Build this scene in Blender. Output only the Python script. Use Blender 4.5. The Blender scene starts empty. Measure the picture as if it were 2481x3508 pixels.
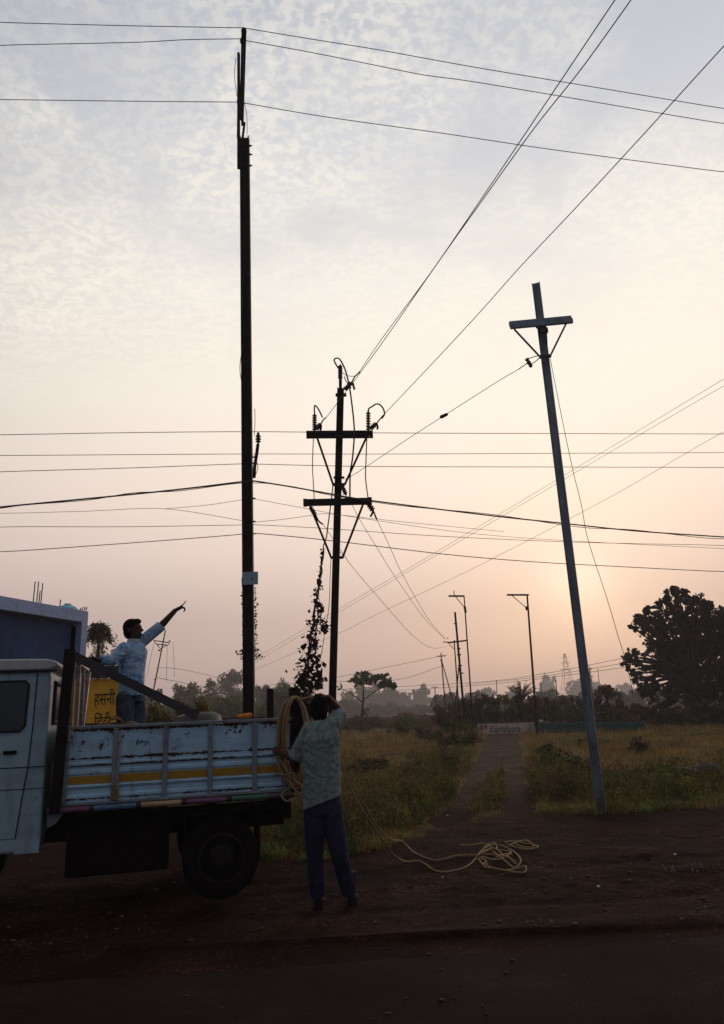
import bpy, math, random
import numpy as np
from mathutils import Vector, Matrix, noise as mnoise
random.seed(7); rng = np.random.default_rng(7)
sc = bpy.context.scene
COL = sc.collection

# ------------------------------------------------------------------ camera
F = 2523.; CX = 1240.5; CY = 1754.; EYE = 1.5           # focal length and centre of a 2481 x 3508 frame
PITCH = math.atan((2440 - 1754) / F); ROLL = math.radians(2.3)
_f = np.array([0, math.cos(PITCH), math.sin(PITCH)])
_r0 = np.array([1., 0, 0]); _u0 = np.array([0, -math.sin(PITCH), math.cos(PITCH)])
_r = _r0 * math.cos(ROLL) - _u0 * math.sin(ROLL); _u = _u0 * math.cos(ROLL) + _r0 * math.sin(ROLL)
CAM = np.array([0, 0, EYE])
cd = bpy.data.cameras.new('camera'); cam = bpy.data.objects.new('camera', cd); COL.objects.link(cam)
cd.sensor_fit = 'VERTICAL'; cd.sensor_height = 36; cd.lens = F / 3508 * 36
cd.clip_start = 0.05; cd.clip_end = 4000
cam.matrix_world = Matrix(((_r[0], _u[0], -_f[0], 0), (_r[1], _u[1], -_f[1], 0), (_r[2], _u[2], -_f[2], EYE), (0, 0, 0, 1)))
sc.camera = cam

def ray(x, y): return _f + _r * (x - CX) / F + _u * (CY - y) / F
def P(x, y, d):                                          # the point seen at x, y that stands d metres ahead
    v = ray(x, y); return CAM + v * d / v[1]
def G(x, y):                                             # the ground point seen at x, y
    v = ray(x, y); return CAM - v * EYE / v[2]
def PZ(x, y, z):
    v = ray(x, y); return CAM + v * (z - EYE) / v[2]

# ------------------------------------------------------------------ light
SUN = ray(1980, 2008); SUN = SUN / np.linalg.norm(SUN)
SUN_EL = math.asin(SUN[2]); SUN_AZ = math.atan2(SUN[0], SUN[1])
w = bpy.data.worlds.new("World"); sc.world = w; w.use_nodes = True
nt = w.node_tree; nt.nodes.clear()
def N(t, **k):
    n = nt.nodes.new(t)
    for a, b in k.items(): setattr(n, a, b)
    return n
def L(a, b): nt.links.new(a, b)
def M(op, a, b=None, c=None, clamp=False):
    n = N('ShaderNodeMath', operation=op, use_clamp=clamp)
    for i, v in enumerate((a, b, c)):
        if v is None: continue
        if hasattr(v, 'links'): L(v, n.inputs[i])
        else: n.inputs[i].default_value = v
    return n.outputs[0]
def RAMP(fac, stops, mode='LINEAR'):
    n = N('ShaderNodeValToRGB'); L(fac, n.inputs[0]); cr = n.color_ramp; cr.interpolation = mode
    while len(cr.elements) < len(stops): cr.elements.new(.5)
    for e, (p, c) in zip(cr.elements, sorted(stops)): e.position = p; e.color = (*c, 1)
    return n.outputs[0]
def MIX(fac, a, b, mode='MIX'):
    n = N('ShaderNodeMix', data_type='RGBA', blend_type=mode)
    for i, v in ((0, fac), (6, a), (7, b)):
        if hasattr(v, 'links'): L(v, n.inputs[i])
        else: n.inputs[i].default_value = v if i == 0 else (*v, 1)
    return n.outputs[2]
def RANGE(v, a, b, c=0., d=1., interp='SMOOTHSTEP'):
    n = N('ShaderNodeMapRange', interpolation_type=interp); L(v, n.inputs[0])
    for i, x in enumerate((a, b, c, d)): n.inputs[i + 1].default_value = x
    return n.outputs[0]
tc = N('ShaderNodeTexCoord'); DIR = tc.outputs['Generated']
sep = N('ShaderNodeSeparateXYZ'); L(DIR, sep.inputs[0]); DX, DY, DZ = sep.outputs
zc = M('MAXIMUM', DZ, 0.0)
front = RAMP(zc, [(0, (.60, .44, .405)), (.05, (.59, .435, .40)), (.125, (.63, .48, .435)), (.205, (.86, .685, .60)),
                  (.285, (1.0, .83, .71)), (.395, (1.03, .92, .80)), (.527, (.94, .885, .81)), (.664, (.71, .71, .73)),
                  (.77, (.53, .55, .605)), (.86, (.26, .28, .32)), (1, (.10, .12, .155))])
back = RAMP(zc, [(0, (.14, .155, .19)), (.3, (.10, .135, .20)), (1, (.06, .08, .12))])
hl = M('SQRT', M('ADD', M('MULTIPLY', DX, DX), M('ADD', M('MULTIPLY', DY, DY), 1e-5)))
cosaz = M('DIVIDE', M('ADD', M('MULTIPLY', DX, math.sin(SUN_AZ)), M('MULTIPLY', DY, math.cos(SUN_AZ))), hl)
skyc = MIX(RANGE(cosaz, .0, 1.02), back, front)
# altocumulus: fine cottony cells on a high flat layer, gathered in broad drifting fields
lay = N('ShaderNodeCombineXYZ'); den = M('ADD', zc, .18)
L(M('DIVIDE', DX, den), lay.inputs[0]); L(M('DIVIDE', DY, den), lay.inputs[1])
mp = N('ShaderNodeMapping'); L(lay.outputs[0], mp.inputs[0]); mp.inputs['Rotation'].default_value = (0, 0, math.radians(-32)); mp.inputs['Scale'].default_value = (1, 1.7, 1)
def NOISE(vec, scale, detail=4, rough=.55, dist=0.):
    n = N('ShaderNodeTexNoise'); L(vec, n.inputs['Vector']); n.inputs['Scale'].default_value = scale
    n.inputs['Detail'].default_value = detail; n.inputs['Roughness'].default_value = rough; n.inputs['Distortion'].default_value = dist
    return n.outputs[0]
fieldn = NOISE(lay.outputs[0], 2.2, 4, .55, .35)
cells = M('ADD', M('MULTIPLY', NOISE(mp.outputs[0], 36, 3, .5, .8), .45), M('MULTIPLY', NOISE(lay.outputs[0], 72, 3, .5, .3), .55))
streak = NOISE(mp.outputs[0], 9, 4, .6, .8)
fmask = M('MULTIPLY', RANGE(fieldn, .30, .64), RANGE(zc, .34, .50))
cl = M('MULTIPLY', fmask, M('ADD', M('MULTIPLY', RANGE(cells, .42, .58), .80), M('MULTIPLY', RANGE(streak, .42, .62), .34)))
skyc = MIX(M('MULTIPLY', cl, .52), skyc, (1.05, .975, .835))
blue = M('MULTIPLY', RANGE(fieldn, .52, .36), RANGE(zc, .42, .7))
skyc = MIX(M('MULTIPLY', blue, .38), skyc, (.48, .50, .585))
# the veiled sun
vd = N('ShaderNodeVectorMath', operation='DOT_PRODUCT'); L(DIR, vd.inputs[0]); vd.inputs[1].default_value = tuple(SUN)
ds = M('MAXIMUM', vd.outputs['Value'], 0.)
g1 = M('POWER', ds, 160.); g2 = M('POWER', ds, 900.)
skyc = MIX(1., skyc, MIX(g1, (0, 0, 0), (.06, .042, .032)), 'ADD')
skyc = MIX(1., skyc, MIX(g2, (0, 0, 0), (.24, .19, .14)), 'ADD')
bg1 = N('ShaderNodeBackground'); L(skyc, bg1.inputs[0]); bg1.inputs[1].default_value = 1.0
sky = N('ShaderNodeTexSky'); sky.sky_type = 'NISHITA'; sky.sun_disc = False
sky.sun_elevation = SUN_EL; sky.sun_rotation = SUN_AZ; sky.air_density = 1.5; sky.dust_density = 3
bg2 = N('ShaderNodeBackground'); L(sky.outputs[0], bg2.inputs[0]); bg2.inputs[1].default_value = 0.006
add = N('ShaderNodeAddShader'); L(bg1.outputs[0], add.inputs[0]); L(bg2.outputs[0], add.inputs[1])
out = N('ShaderNodeOutputWorld'); L(add.outputs[0], out.inputs[0])
ld = bpy.data.lights.new('sun', 'SUN'); ld.energy = 0.6; ld.angle = math.radians(14); ld.color = (1, .76, .64)
lo = bpy.data.objects.new('sun', ld); COL.objects.link(lo)
lo.rotation_euler = (-Vector(SUN)).to_track_quat('-Z', 'Y').to_euler(); lo.location = (20, 60, 20)
sc.view_settings.view_transform = 'Standard'; sc.view_settings.look = 'None'
sc.view_settings.exposure = 0; sc.view_settings.gamma = 1
sc.cycles.volume_bounces = 0; sc.cycles.max_bounces = 6; sc.cycles.diffuse_bounces = 3
HAZE_DENSITY = 0.0011

# ------------------------------------------------------------------ materials
class NT:
    """small node helper for one material"""
    def __init__(s, name):
        s.m = bpy.data.materials.new(name); s.m.use_nodes = True; s.t = s.m.node_tree; s.b = s.t.nodes['Principled BSDF']
        s.tc = s.t.nodes.new('ShaderNodeTexCoord')
    def n(s, t, **k):
        x = s.t.nodes.new(t)
        for a, b in k.items(): setattr(x, a, b)
        return x
    def l(s, a, b): s.t.links.new(a, b)
    def noise(s, scale, detail=4, rough=.6, stretch=(1, 1, 1), rot=(0, 0, 0), dist=0., coord='Object'):
        mp = s.n('ShaderNodeMapping'); s.l(s.tc.outputs[coord], mp.inputs[0]); mp.inputs['Scale'].default_value = stretch; mp.inputs['Rotation'].default_value = rot
        x = s.n('ShaderNodeTexNoise'); s.l(mp.outputs[0], x.inputs[0]); x.inputs['Scale'].default_value = scale
        x.inputs['Detail'].default_value = detail; x.inputs['Roughness'].default_value = rough; x.inputs['Distortion'].default_value = dist
        return x.outputs[0]
    def ramp(s, fac, stops, mode='LINEAR'):
        x = s.n('ShaderNodeValToRGB'); s.l(fac, x.inputs[0]); cr = x.color_ramp; cr.interpolation = mode
        while len(cr.elements) < len(stops): cr.elements.new(.5)
        for e, (p, c) in zip(cr.elements, sorted(stops)): e.position = p; e.color = (*c, 1) if len(c) == 3 else c
        return x.outputs[0]
    def rng(s, v, a, b, c=0., d=1.):
        x = s.n('ShaderNodeMapRange', interpolation_type='SMOOTHSTEP'); s.l(v, x.inputs[0])
        for i, q in enumerate((a, b, c, d)): x.inputs[i + 1].default_value = q
        return x.outputs[0]
    def math(s, op, a, b=None):
        x = s.n('ShaderNodeMath', operation=op)
        for i, v in enumerate((a, b)):
            if v is None: continue
            if hasattr(v, 'links'): s.l(v, x.inputs[i])
            else: x.inputs[i].default_value = v
        return x.outputs[0]
    def mix(s, fac, a, b, mode='MIX'):
        x = s.n('ShaderNodeMix', data_type='RGBA', blend_type=mode)
        for i, v in ((0, fac), (6, a), (7, b)):
            if hasattr(v, 'links'): s.l(v, x.inputs[i])
            else: x.inputs[i].default_value = v if i == 0 else (*v, 1)
        return x.outputs[2]
    def bump(s, h, strength=.5, dist=.02):
        x = s.n('ShaderNodeBump'); s.l(h, x.inputs['Height']); x.inputs['Strength'].default_value = strength; x.inputs['Distance'].default_value = dist
        s.l(x.outputs[0], s.b.inputs['Normal'])
    def fin(s, col=None, rough=.8, metal=0., spec=None):
        if col is not None:
            if hasattr(col, 'links'): s.l(col, s.b.inputs['Base Color'])
            else: s.b.inputs['Base Color'].default_value = (*col, 1)
        if hasattr(rough, 'links'): s.l(rough, s.b.inputs['Roughness'])
        else: s.b.inputs['Roughness'].default_value = rough
        s.b.inputs['Metallic'].default_value = metal
        if spec is not None: s.b.inputs['Specular IOR Level'].default_value = spec
        return s.m

def simple(name, c, rough=.8, var=.35, scale=8., metal=0., bump=.2, spec=.3, stretch=(1, 1, 1)):
    t = NT(name); nz = t.noise(scale, 5, .6, stretch)
    lo_ = tuple(v * (1 - var) for v in c); hi_ = tuple(min(1, v * (1 + var)) for v in c)
    col = t.ramp(nz, [(.3, lo_), (.7, hi_)])
    if bump: t.bump(t.noise(scale * 4, 4, .6, stretch), bump, .01)
    return t.fin(col, rough, metal, spec)

def paint(name, c, rust=.5, scale=7., dirt=.35):
    t = NT(name)
    n1 = t.noise(scale, 8, .72); n2 = t.noise(scale * 6, 5, .7); n3 = t.noise(3, 4, .6, (1, 1, 3)); n4 = t.noise(38, 3, .6)
    base = t.mix(t.rng(n3, .3, .75, 0, dirt), c, tuple(v * f for v, f in zip(c, (.58, .52, .47))))
    base = t.mix(t.rng(n4, .55, .72, 0, .35), base, tuple(v * .8 for v in c))
    base = t.mix(t.rng(t.noise(11, 4, .65, (1, 1, .1)), .5, .72, 0, dirt), base, tuple(v * f for v, f in zip(c, (.50, .40, .34))))
    k = t.math('ADD', t.math('MULTIPLY', n1, .68), t.math('MULTIPLY', n2, .32))
    a = .66 - .1 * rust
    rm = t.rng(k, a, a + .025)
    col = t.mix(rm, base, t.mix(n2, (.035, .012, .006), (.13, .045, .018)))
    t.bump(k, .25, .01)
    rg = t.math('ADD', t.math('MULTIPLY', rm, .4), .42)
    return t.fin(col, rg, 0, .4)

def foliage(name, c1, c2, scale=1.2, trans=.25):
    t = NT(name); nz = t.noise(scale, 3, .6, coord='Object'); n2 = t.noise(scale * 9, 2, .6)
    k = t.math('ADD', t.math('MULTIPLY', nz, .55), t.math('MULTIPLY', n2, .45))
    col = t.ramp(k, [(.37, tuple(v * .6 for v in c1)), (.5, tuple((a + b) * .42 for a, b in zip(c1, c2))), (.62, tuple(v * 1.25 for v in c2))])
    m = t.fin(col, .65, 0, .25)
    tr = t.n('ShaderNodeBsdfTranslucent'); t.l(col, tr.inputs[0]); mx = t.n('ShaderNodeMixShader'); mx.inputs[0].default_value = trans
    o = t.t.nodes['Material Output']; t.l(t.b.outputs[0], mx.inputs[1]); t.l(tr.outputs[0], mx.inputs[2]); t.l(mx.outputs[0], o.inputs[0])
    return m

MT = {}
MT['black_steel'] = simple('blackened_steel', (.012, .007, .008), .75, .5, 3, .0, .2, .12)
MT['wire'] = simple('weathered_wire', (.03, .022, .022), .6, .2, 20, 0, 0, .3)
t = NT('weathered_galvanised_steel'); n1 = t.noise(9, 5, .65, (1, 1, .25)); n2 = t.noise(3.5, 6, .7, (1, 1, .5)); sx = t.n('ShaderNodeSeparateXYZ'); t.l(t.tc.outputs['Object'], sx.inputs[0])
low = t.rng(sx.outputs[2], 1.2, 0., 0, .10)
c = t.ramp(n1, [(.3, (.13, .15, .175)), (.7, (.27, .29, .32))]); c = t.mix(t.rng(t.math('ADD', n2, low), .57, .68, 0, .75), c, (.075, .045, .035))
t.bump(t.noise(14, 4, .6, (1, 1, .3)), .3, .01); MT['galv'] = t.fin(c, .55, .4, .4)
MT['galv_dark'] = simple('dark_galvanised_steel', (.05, .05, .055), .5, .4, 6, .3, .1, .4)
MT['ceramic'] = simple('brown_glazed_ceramic', (.03, .012, .009), .25, .3, 12, 0, 0, .5)
MT['plate'] = paint('plate_paint', (.30, .40, .50), .1, 14)
MT['trunk'] = simple('bark', (.035, .027, .022), .9, .5, 6, 0, .6, .2, (1, 1, .3))
MT['rope'] = simple('hemp_rope', (.34, .215, .115), .9, .45, 60, 0, .5, .1)
def panel_paint():
    t = NT('pale_blue_panel_paint'); c = (.42, .60, .75)
    n1 = t.noise(7, 8, .72); n2 = t.noise(42, 5, .7); n3 = t.noise(3, 4, .6, (1, 1, 3)); sx = t.n('ShaderNodeSeparateXYZ'); t.l(t.tc.outputs['Object'], sx.inputs[0]); z = sx.outputs[2]
    base = t.mix(t.rng(n3, .3, .75, 0, .6), c, tuple(v * f for v, f in zip(c, (.60, .56, .53))))
    k = t.math('ADD', t.math('MULTIPLY', n1, .66), t.math('MULTIPLY', n2, .34))
    band = None
    for zz, wd in ((1.212, .022), (1.441, .020), (1.16, .010), (.885, .02)):
        q = t.rng(t.math('ABSOLUTE', t.math('SUBTRACT', z, zz)), wd, 0., 0, .135); band = q if band is None else t.math('MAXIMUM', band, q)
    up = t.rng(z, 1.15, 1.3, 0, .035); k2 = t.math('ADD', t.math('ADD', k, band), up)
    rm = t.rng(k2, .600, .628); st = t.rng(t.math('ADD', t.noise(9, 4, .6, (1, 1, .12)), t.math('MULTIPLY', up, 1.)), .58, .72, 0, .45)
    col = t.mix(st, base, (.20, .14, .11)); col = t.mix(rm, col, t.mix(n2, (.030, .011, .006), (.12, .042, .018)))
    t.bump(t.math('ADD', k, t.math('MULTIPLY', t.noise(5, 2, .5), 3.)), .5, .02); return t.fin(col, t.math('ADD', t.math('MULTIPLY', rm, .4), .45), 0, .35)
MT['cabpaint'] = paint('pale_blue_cab_paint', (.32, .42, .49), .5, 6, .6)
MT['panelpaint'] = panel_paint()
MT['ribpaint'] = paint('grey_rib_paint', (.22, .235, .26), .85, 12, .5)
MT['rustframe'] = paint('pinkish_rusty_frame_paint', (.34, .25, .22), 1.1, 11, .5)
MT['yellowpaint'] = paint('yellow_stripe_paint', (.44, .21, .012), .5, 12, .5)
MT['chassis'] = simple('chassis_black', (.007, .003, .003), .9, .4, 8, 0, .3, .05)
MT['rubber'] = simple('tyre_rubber', (.007, .004, .004), .9, .3, 20, 0, .2, .06)
MT['rim'] = simple('dull_wheel_steel', (.014, .008, .009), .7, .3, 12, .0, .1, .15)
MT['glass'] = simple('dark_cab_glass', (.012, .014, .016), .12, .1, 4, 0, 0, .6)
MT['seal'] = simple('black_rubber_seal', (.01, .008, .008), .7, .2, 10, 0, 0, .2)
MT['skin'] = simple('brown_skin', (.060, .024, .017), .65, .2, 14, 0, .05, .25)
MT['hair'] = simple('black_hair', (.006, .003, .004), .9, .4, 90, 0, .5, .05)
MT['jeans'] = simple('dark_blue_jeans', (.020, .018, .042), .9, .4, 12, 0, .4, .1)
MT['jeans2'] = simple('faded_blue_jeans', (.045, .058, .085), .9, .5, 9, 0, .4, .1)
MT['shoe'] = simple('dark_shoe_leather', (.012, .006, .006), .9, .3, 12, 0, .1, .1)

t = NT('mottled_blue_shirt_cloth'); n1 = t.noise(9, 5, .65, (1, 1, .6), (0, .5, 0), 1.2)
c = t.ramp(n1, [(.34, (.09, .22, .44)), (.46, (.18, .34, .56)), (.55, (.42, .50, .60)), (.66, (.10, .25, .52))])
t.bump(t.noise(7, 3, .5, (1, 1, 2.2), (.3, .6, 0)), .9, .05); MT['shirt1'] = t.fin(c, .85, 0, .15)
t = NT('grey_green_printed_shirt_cloth'); n1 = t.noise(30, 4, .7, (1, 1, .9), (0, .4, 0), .3); n2 = t.noise(3, 3, .6)
c = t.ramp(n1, [(.34, (.12, .145, .140)), (.50, (.185, .22, .205)), (.66, (.26, .295, .27))])
c = t.mix(t.rng(n2, .4, .65, 0, .35), c, (.10, .12, .12))
t.bump(t.noise(4.5, 2, .5, (1, 1, 2.), (.2, .75, 0), .4), .7, .05); MT['shirt2'] = t.fin(c, .88, 0, .12)

# ------------------------------------------------------------------ mesh helpers
def unit(v): v = np.asarray(v, float); return v / (np.linalg.norm(v) + 1e-12)
def frame(d, side=None):
    d = unit(d)
    s = np.array(side, float) if side is not None else (np.array([1., 0, 0]) if abs(d[0]) < .9 else np.array([0, 1., 0]))
    s = unit(s - d * (s @ d)); return s, np.cross(d, s)
class MB:
    def __init__(s): s.v = []; s.f = []
    def add(s, vs, fs):
        o = len(s.v); s.v += [tuple(map(float, q)) for q in vs]; s.f += [tuple(i + o for i in q) for q in fs]; return s
    def prof(s, p0, p1, outline, side=None):              # a 2-D outline drawn along a straight line
        p0 = np.asarray(p0, float); p1 = np.asarray(p1, float); a, b = frame(p1 - p0, side); n = len(outline)
        vs = [p + a * x + b * y for p in (p0, p1) for x, y in outline]
        fs = [(i, (i + 1) % n, n + (i + 1) % n, n + i) for i in range(n)] + [tuple(range(n - 1, -1, -1)), tuple(range(n, 2 * n))]
        return s.add(vs, fs)
    def bar(s, p0, p1, w_, h_, side=None):
        return s.prof(p0, p1, [(-w_ / 2, -h_ / 2), (w_ / 2, -h_ / 2), (w_ / 2, h_ / 2), (-w_ / 2, h_ / 2)], side)
    def ibeam(s, p0, p1, w_, h_, t_=.012, side=None):     # w_ across, flanges at both ends of w_, h_ deep
        a = w_ / 2; b = h_ / 2; k = t_ / 2
        return s.prof(p0, p1, [(-a, -b), (-a + t_, -b), (-a + t_, -k), (a - t_, -k), (a - t_, -b), (a, -b), (a, b), (a - t_, b), (a - t_, k), (-a + t_, k), (-a + t_, b), (-a, b)], side)
    def channel(s, p0, p1, w_, h_, t_=.01, side=None):
        a = w_ / 2; b = h_ / 2
        return s.prof(p0, p1, [(-a, -b), (a, -b), (a, -b + t_), (-a + t_, -b + t_), (-a + t_, b - t_), (a, b - t_), (a, b), (-a, b)], side)
    def tube(s, pts, r, n=6, caps=True):
        pts = [np.asarray(p, float) for p in pts]; m = len(pts); rs = r if hasattr(r, '__len__') else [r] * m
        vs = []; a = None
        for i, p in enumerate(pts):
            d = pts[min(i + 1, m - 1)] - pts[max(i - 1, 0)]
            a, b = frame(d, a)
            vs += [p + (a * math.cos(2 * math.pi * j / n) + b * math.sin(2 * math.pi * j / n)) * rs[i] for j in range(n)]
        fs = [(i * n + j, i * n + (j + 1) % n, (i + 1) * n + (j + 1) % n, (i + 1) * n + j) for i in range(m - 1) for j in range(n)]
        if caps: fs += [tuple(range(n - 1, -1, -1)), tuple(range((m - 1) * n, m * n))]
        return s.add(vs, fs)
    def lathe(s, p, axis, prof_, n=12):
        p = np.asarray(p, float); ax = unit(axis)
        a, b = frame(ax); vs = []
        for r_, h in prof_: vs += [p + ax * h + (a * math.cos(2 * math.pi * j / n) + b * math.sin(2 * math.pi * j / n)) * r_ for j in range(n)]
        m = len(prof_)
        fs = [(i * n + j, i * n + (j + 1) % n, (i + 1) * n + (j + 1) % n, (i + 1) * n + j) for i in range(m - 1) for j in range(n)]
        fs += [tuple(range(n - 1, -1, -1)), tuple(range((m - 1) * n, m * n))]
        return s.add(vs, fs)
    def cone(s, p0, r0, p1, r1, n=14):                    # a limb segment with round ends
        p0 = np.asarray(p0, float); p1 = np.asarray(p1, float); d = unit(p1 - p0); pts = []; rs = []
        for k in range(1, 5): a = math.pi / 2 * k / 4; pts.append(p0 - d * r0 * math.cos(a)); rs.append(max(r0 * math.sin(a), 1e-4))
        for k in range(4, 0, -1): a = math.pi / 2 * k / 4; pts.append(p1 + d * r1 * math.cos(a)); rs.append(max(r1 * math.sin(a), 1e-4))
        return s.tube(pts, rs, n)
    def loft(s, rings, n=24):                             # rings of (centre, half axis a, half axis b)
        vs = []
        for c_, a, b in rings:
            c_, a, b = map(lambda q: np.asarray(q, float), (c_, a, b))
            vs += [c_ + a * math.cos(2 * math.pi * j / n) + b * math.sin(2 * math.pi * j / n) for j in range(n)]
        m = len(rings)
        fs = [(i * n + j, i * n + (j + 1) % n, (i + 1) * n + (j + 1) % n, (i + 1) * n + j) for i in range(m - 1) for j in range(n)]
        fs += [tuple(range(n - 1, -1, -1)), tuple(range((m - 1) * n, m * n))]
        return s.add(vs, fs)
    def ell(s, c_, rx, ry, rz, R=None, n=16, m=10):
        R = np.eye(3) if R is None else R; vs = []
        for i in range(1, m):
            t_ = math.pi * i / m
            for j in range(n):
                q = np.array([rx * math.sin(t_) * math.cos(2 * math.pi * j / n), ry * math.sin(t_) * math.sin(2 * math.pi * j / n), rz * math.cos(t_)]); vs.append(np.asarray(c_) + R @ q)
        fs = [(i * n + j, i * n + (j + 1) % n, (i + 1) * n + (j + 1) % n, (i + 1) * n + j) for i in range(m - 2) for j in range(n)]
        fs += [tuple(range(n - 1, -1, -1)), tuple(range((m - 2) * n, (m - 1) * n))]
        return s.add(vs, fs)
    def mesh(s, name):
        me = bpy.data.meshes.new(name); me.from_pydata(s.v, [], s.f); me.validate()
        import bmesh
        b = bmesh.new(); b.from_mesh(me); bmesh.ops.recalc_face_normals(b, faces=b.faces); b.to_mesh(me); b.free()
        return me
    def build(s, name, m, parent=None, smooth=False, bevel=0, **k):
        me = s.mesh(name)
        if smooth:
            for p in me.polygons: p.use_smooth = True
            me.set_sharp_from_angle(angle=math.radians(50))
        me.materials.append(m)
        o = bpy.data.objects.new(name, me); COL.objects.link(o)
        if parent is not None: o.parent = parent; o.matrix_parent_inverse = Matrix.Translation(parent.location).inverted()
        if bevel:
            b = o.modifiers.new('bevel', 'BEVEL'); b.width = bevel; b.segments = 2; b.limit_method = 'ANGLE'
        tag(o, **k); return o
def tag(o, label=None, cat=None, group=None, kind=None):
    if label: o['label'] = label
    if cat: o['category'] = cat
    if group: o['group'] = group
    if kind: o['kind'] = kind
    return o
def empty(name, loc, label, cat, group=None):
    o = bpy.data.objects.new(name, None); o.empty_display_size = .2; o.location = tuple(map(float, loc)); COL.objects.link(o)
    return tag(o, label, cat, group)
def raw(name, V, Fq, m, parent=None, smooth=False, **k):  # quick mesh from arrays
    me = bpy.data.meshes.new(name); V = np.asarray(V, np.float32); Fq = np.asarray(Fq, np.int32); kk = Fq.shape[1]
    me.vertices.add(len(V)); me.vertices.foreach_set('co', V.ravel())
    me.loops.add(Fq.size); me.loops.foreach_set('vertex_index', Fq.ravel())
    me.polygons.add(len(Fq)); me.polygons.foreach_set('loop_start', np.arange(0, Fq.size, kk, dtype=np.int32))
    me.polygons.foreach_set('loop_total', np.full(len(Fq), kk, np.int32)); me.update(calc_edges=True); me.validate()
    me.materials.append(m)
    if smooth: me.polygons.foreach_set('use_smooth', np.ones(len(Fq), bool))
    o = bpy.data.objects.new(name, me); COL.objects.link(o)
    if parent is not None: o.parent = parent; o.matrix_parent_inverse = Matrix.Translation(parent.location).inverted()
    tag(o, **k); return o
def organic(name, mb, m, parent, voxel=.008, it=4, **k):  # fuse overlapping limbs into one skin
    o = mb.build('tmp', m)
    r_ = o.modifiers.new('r', 'REMESH'); r_.mode = 'VOXEL'; r_.voxel_size = voxel; r_.use_smooth_shade = True
    s_ = o.modifiers.new('s', 'SMOOTH'); s_.factor = .5; s_.iterations = it
    dg = bpy.context.evaluated_depsgraph_get(); me = bpy.data.meshes.new_from_object(o.evaluated_get(dg)); me.name = name
    for p in me.polygons: p.use_smooth = True
    old = o.data; bpy.data.objects.remove(o); bpy.data.meshes.remove(old)
    o = bpy.data.objects.new(name, me); COL.objects.link(o)
    if not me.materials: me.materials.append(m)
    if parent is not None: o.parent = parent; o.matrix_parent_inverse = Matrix.Translation(parent.location).inverted()
    tag(o, **k); return o
def spline(pts, k=6):
    pts = [np.asarray(p, float) for p in pts]
    if len(pts) < 3: return [pts[0] + (pts[-1] - pts[0]) * i / k for i in range(k + 1)]
    q = [2 * pts[0] - pts[1]] + pts + [2 * pts[-1] - pts[-2]]; o = []
    for i in range(1, len(q) - 2):
        for j in range(k):
            t_ = j / k; o.append(.5 * (2 * q[i] + (q[i + 1] - q[i - 1]) * t_ + (2 * q[i - 1] - 5 * q[i] + 4 * q[i + 1] - q[i + 2]) * t_ ** 2 + (3 * q[i] - q[i - 1] - 3 * q[i + 1] + q[i + 2]) * t_ ** 3))
    o.append(pts[-1]); return o
def text_mesh(name, s_, size, mat_, p, right, up, parent, thick=.004, align='LEFT', sx=1., bold=0., **k):
    cu = bpy.data.curves.new(name, 'FONT'); cu.body = s_; cu.size = size; cu.extrude = thick; cu.align_x = align; cu.offset = size * bold
    o = bpy.data.objects.new(name, cu); COL.objects.link(o)
    dg = bpy.context.evaluated_depsgraph_get(); me = bpy.data.meshes.new_from_object(o.evaluated_get(dg))
    bpy.data.objects.remove(o)
    rt = unit(right); upv = unit(up); nn = np.cross(rt, upv); p = np.asarray(p, float)
    for v in me.vertices: v.co = Vector(p + rt * v.co[0] * sx + upv * v.co[1] + nn * v.co[2])
    me.name = name; me.materials.clear(); me.materials.append(mat_)
    o = bpy.data.objects.new(name, me); COL.objects.link(o); o.parent = parent; o.matrix_parent_inverse = Matrix.Translation(parent.location).inverted()
    tag(o, **k); return o

# ------------------------------------------------------------------ ground, road, track
ROADA = G(93, 3380); ROADB = G(2409, 3219); ROADD = unit(ROADB - ROADA); ROADN = np.array([-ROADD[1], ROADD[0], 0])
def verge(x):                                            # where the bare roadside soil gives way to weeds
    return np.interp(x, [-60, -6, -2.1, -1.3, .1, 1.0, 2.6, 3.4, 6, 60], [14, 12.6, 11.4, 8.7, 8.9, 10.6, 11.1, 10.9, 11.6, 17])  # left part set back: dark soil stands in for shade behind the truck
TRK = [(1.05, 9.9, .70), (1.55, 11.2, .78), (1.81, 12.1, .70), (2.07, 13.6, .64), (2.52, 16.2, .64), (3.54, 21.8, .66), (4.6, 27.5, .72), (6.04, 35.9, .78), (6.9, 40, .84), (7.8, 46, .8)]
def track_x(y): return np.interp(y, [t_[1] for t_ in TRK], [t_[0] for t_ in TRK])
def fbm(x, y, s_, o=0.):
    return mnoise.noise(Vector((x * s_ + o, y * s_ - o, o * .37)))
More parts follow.
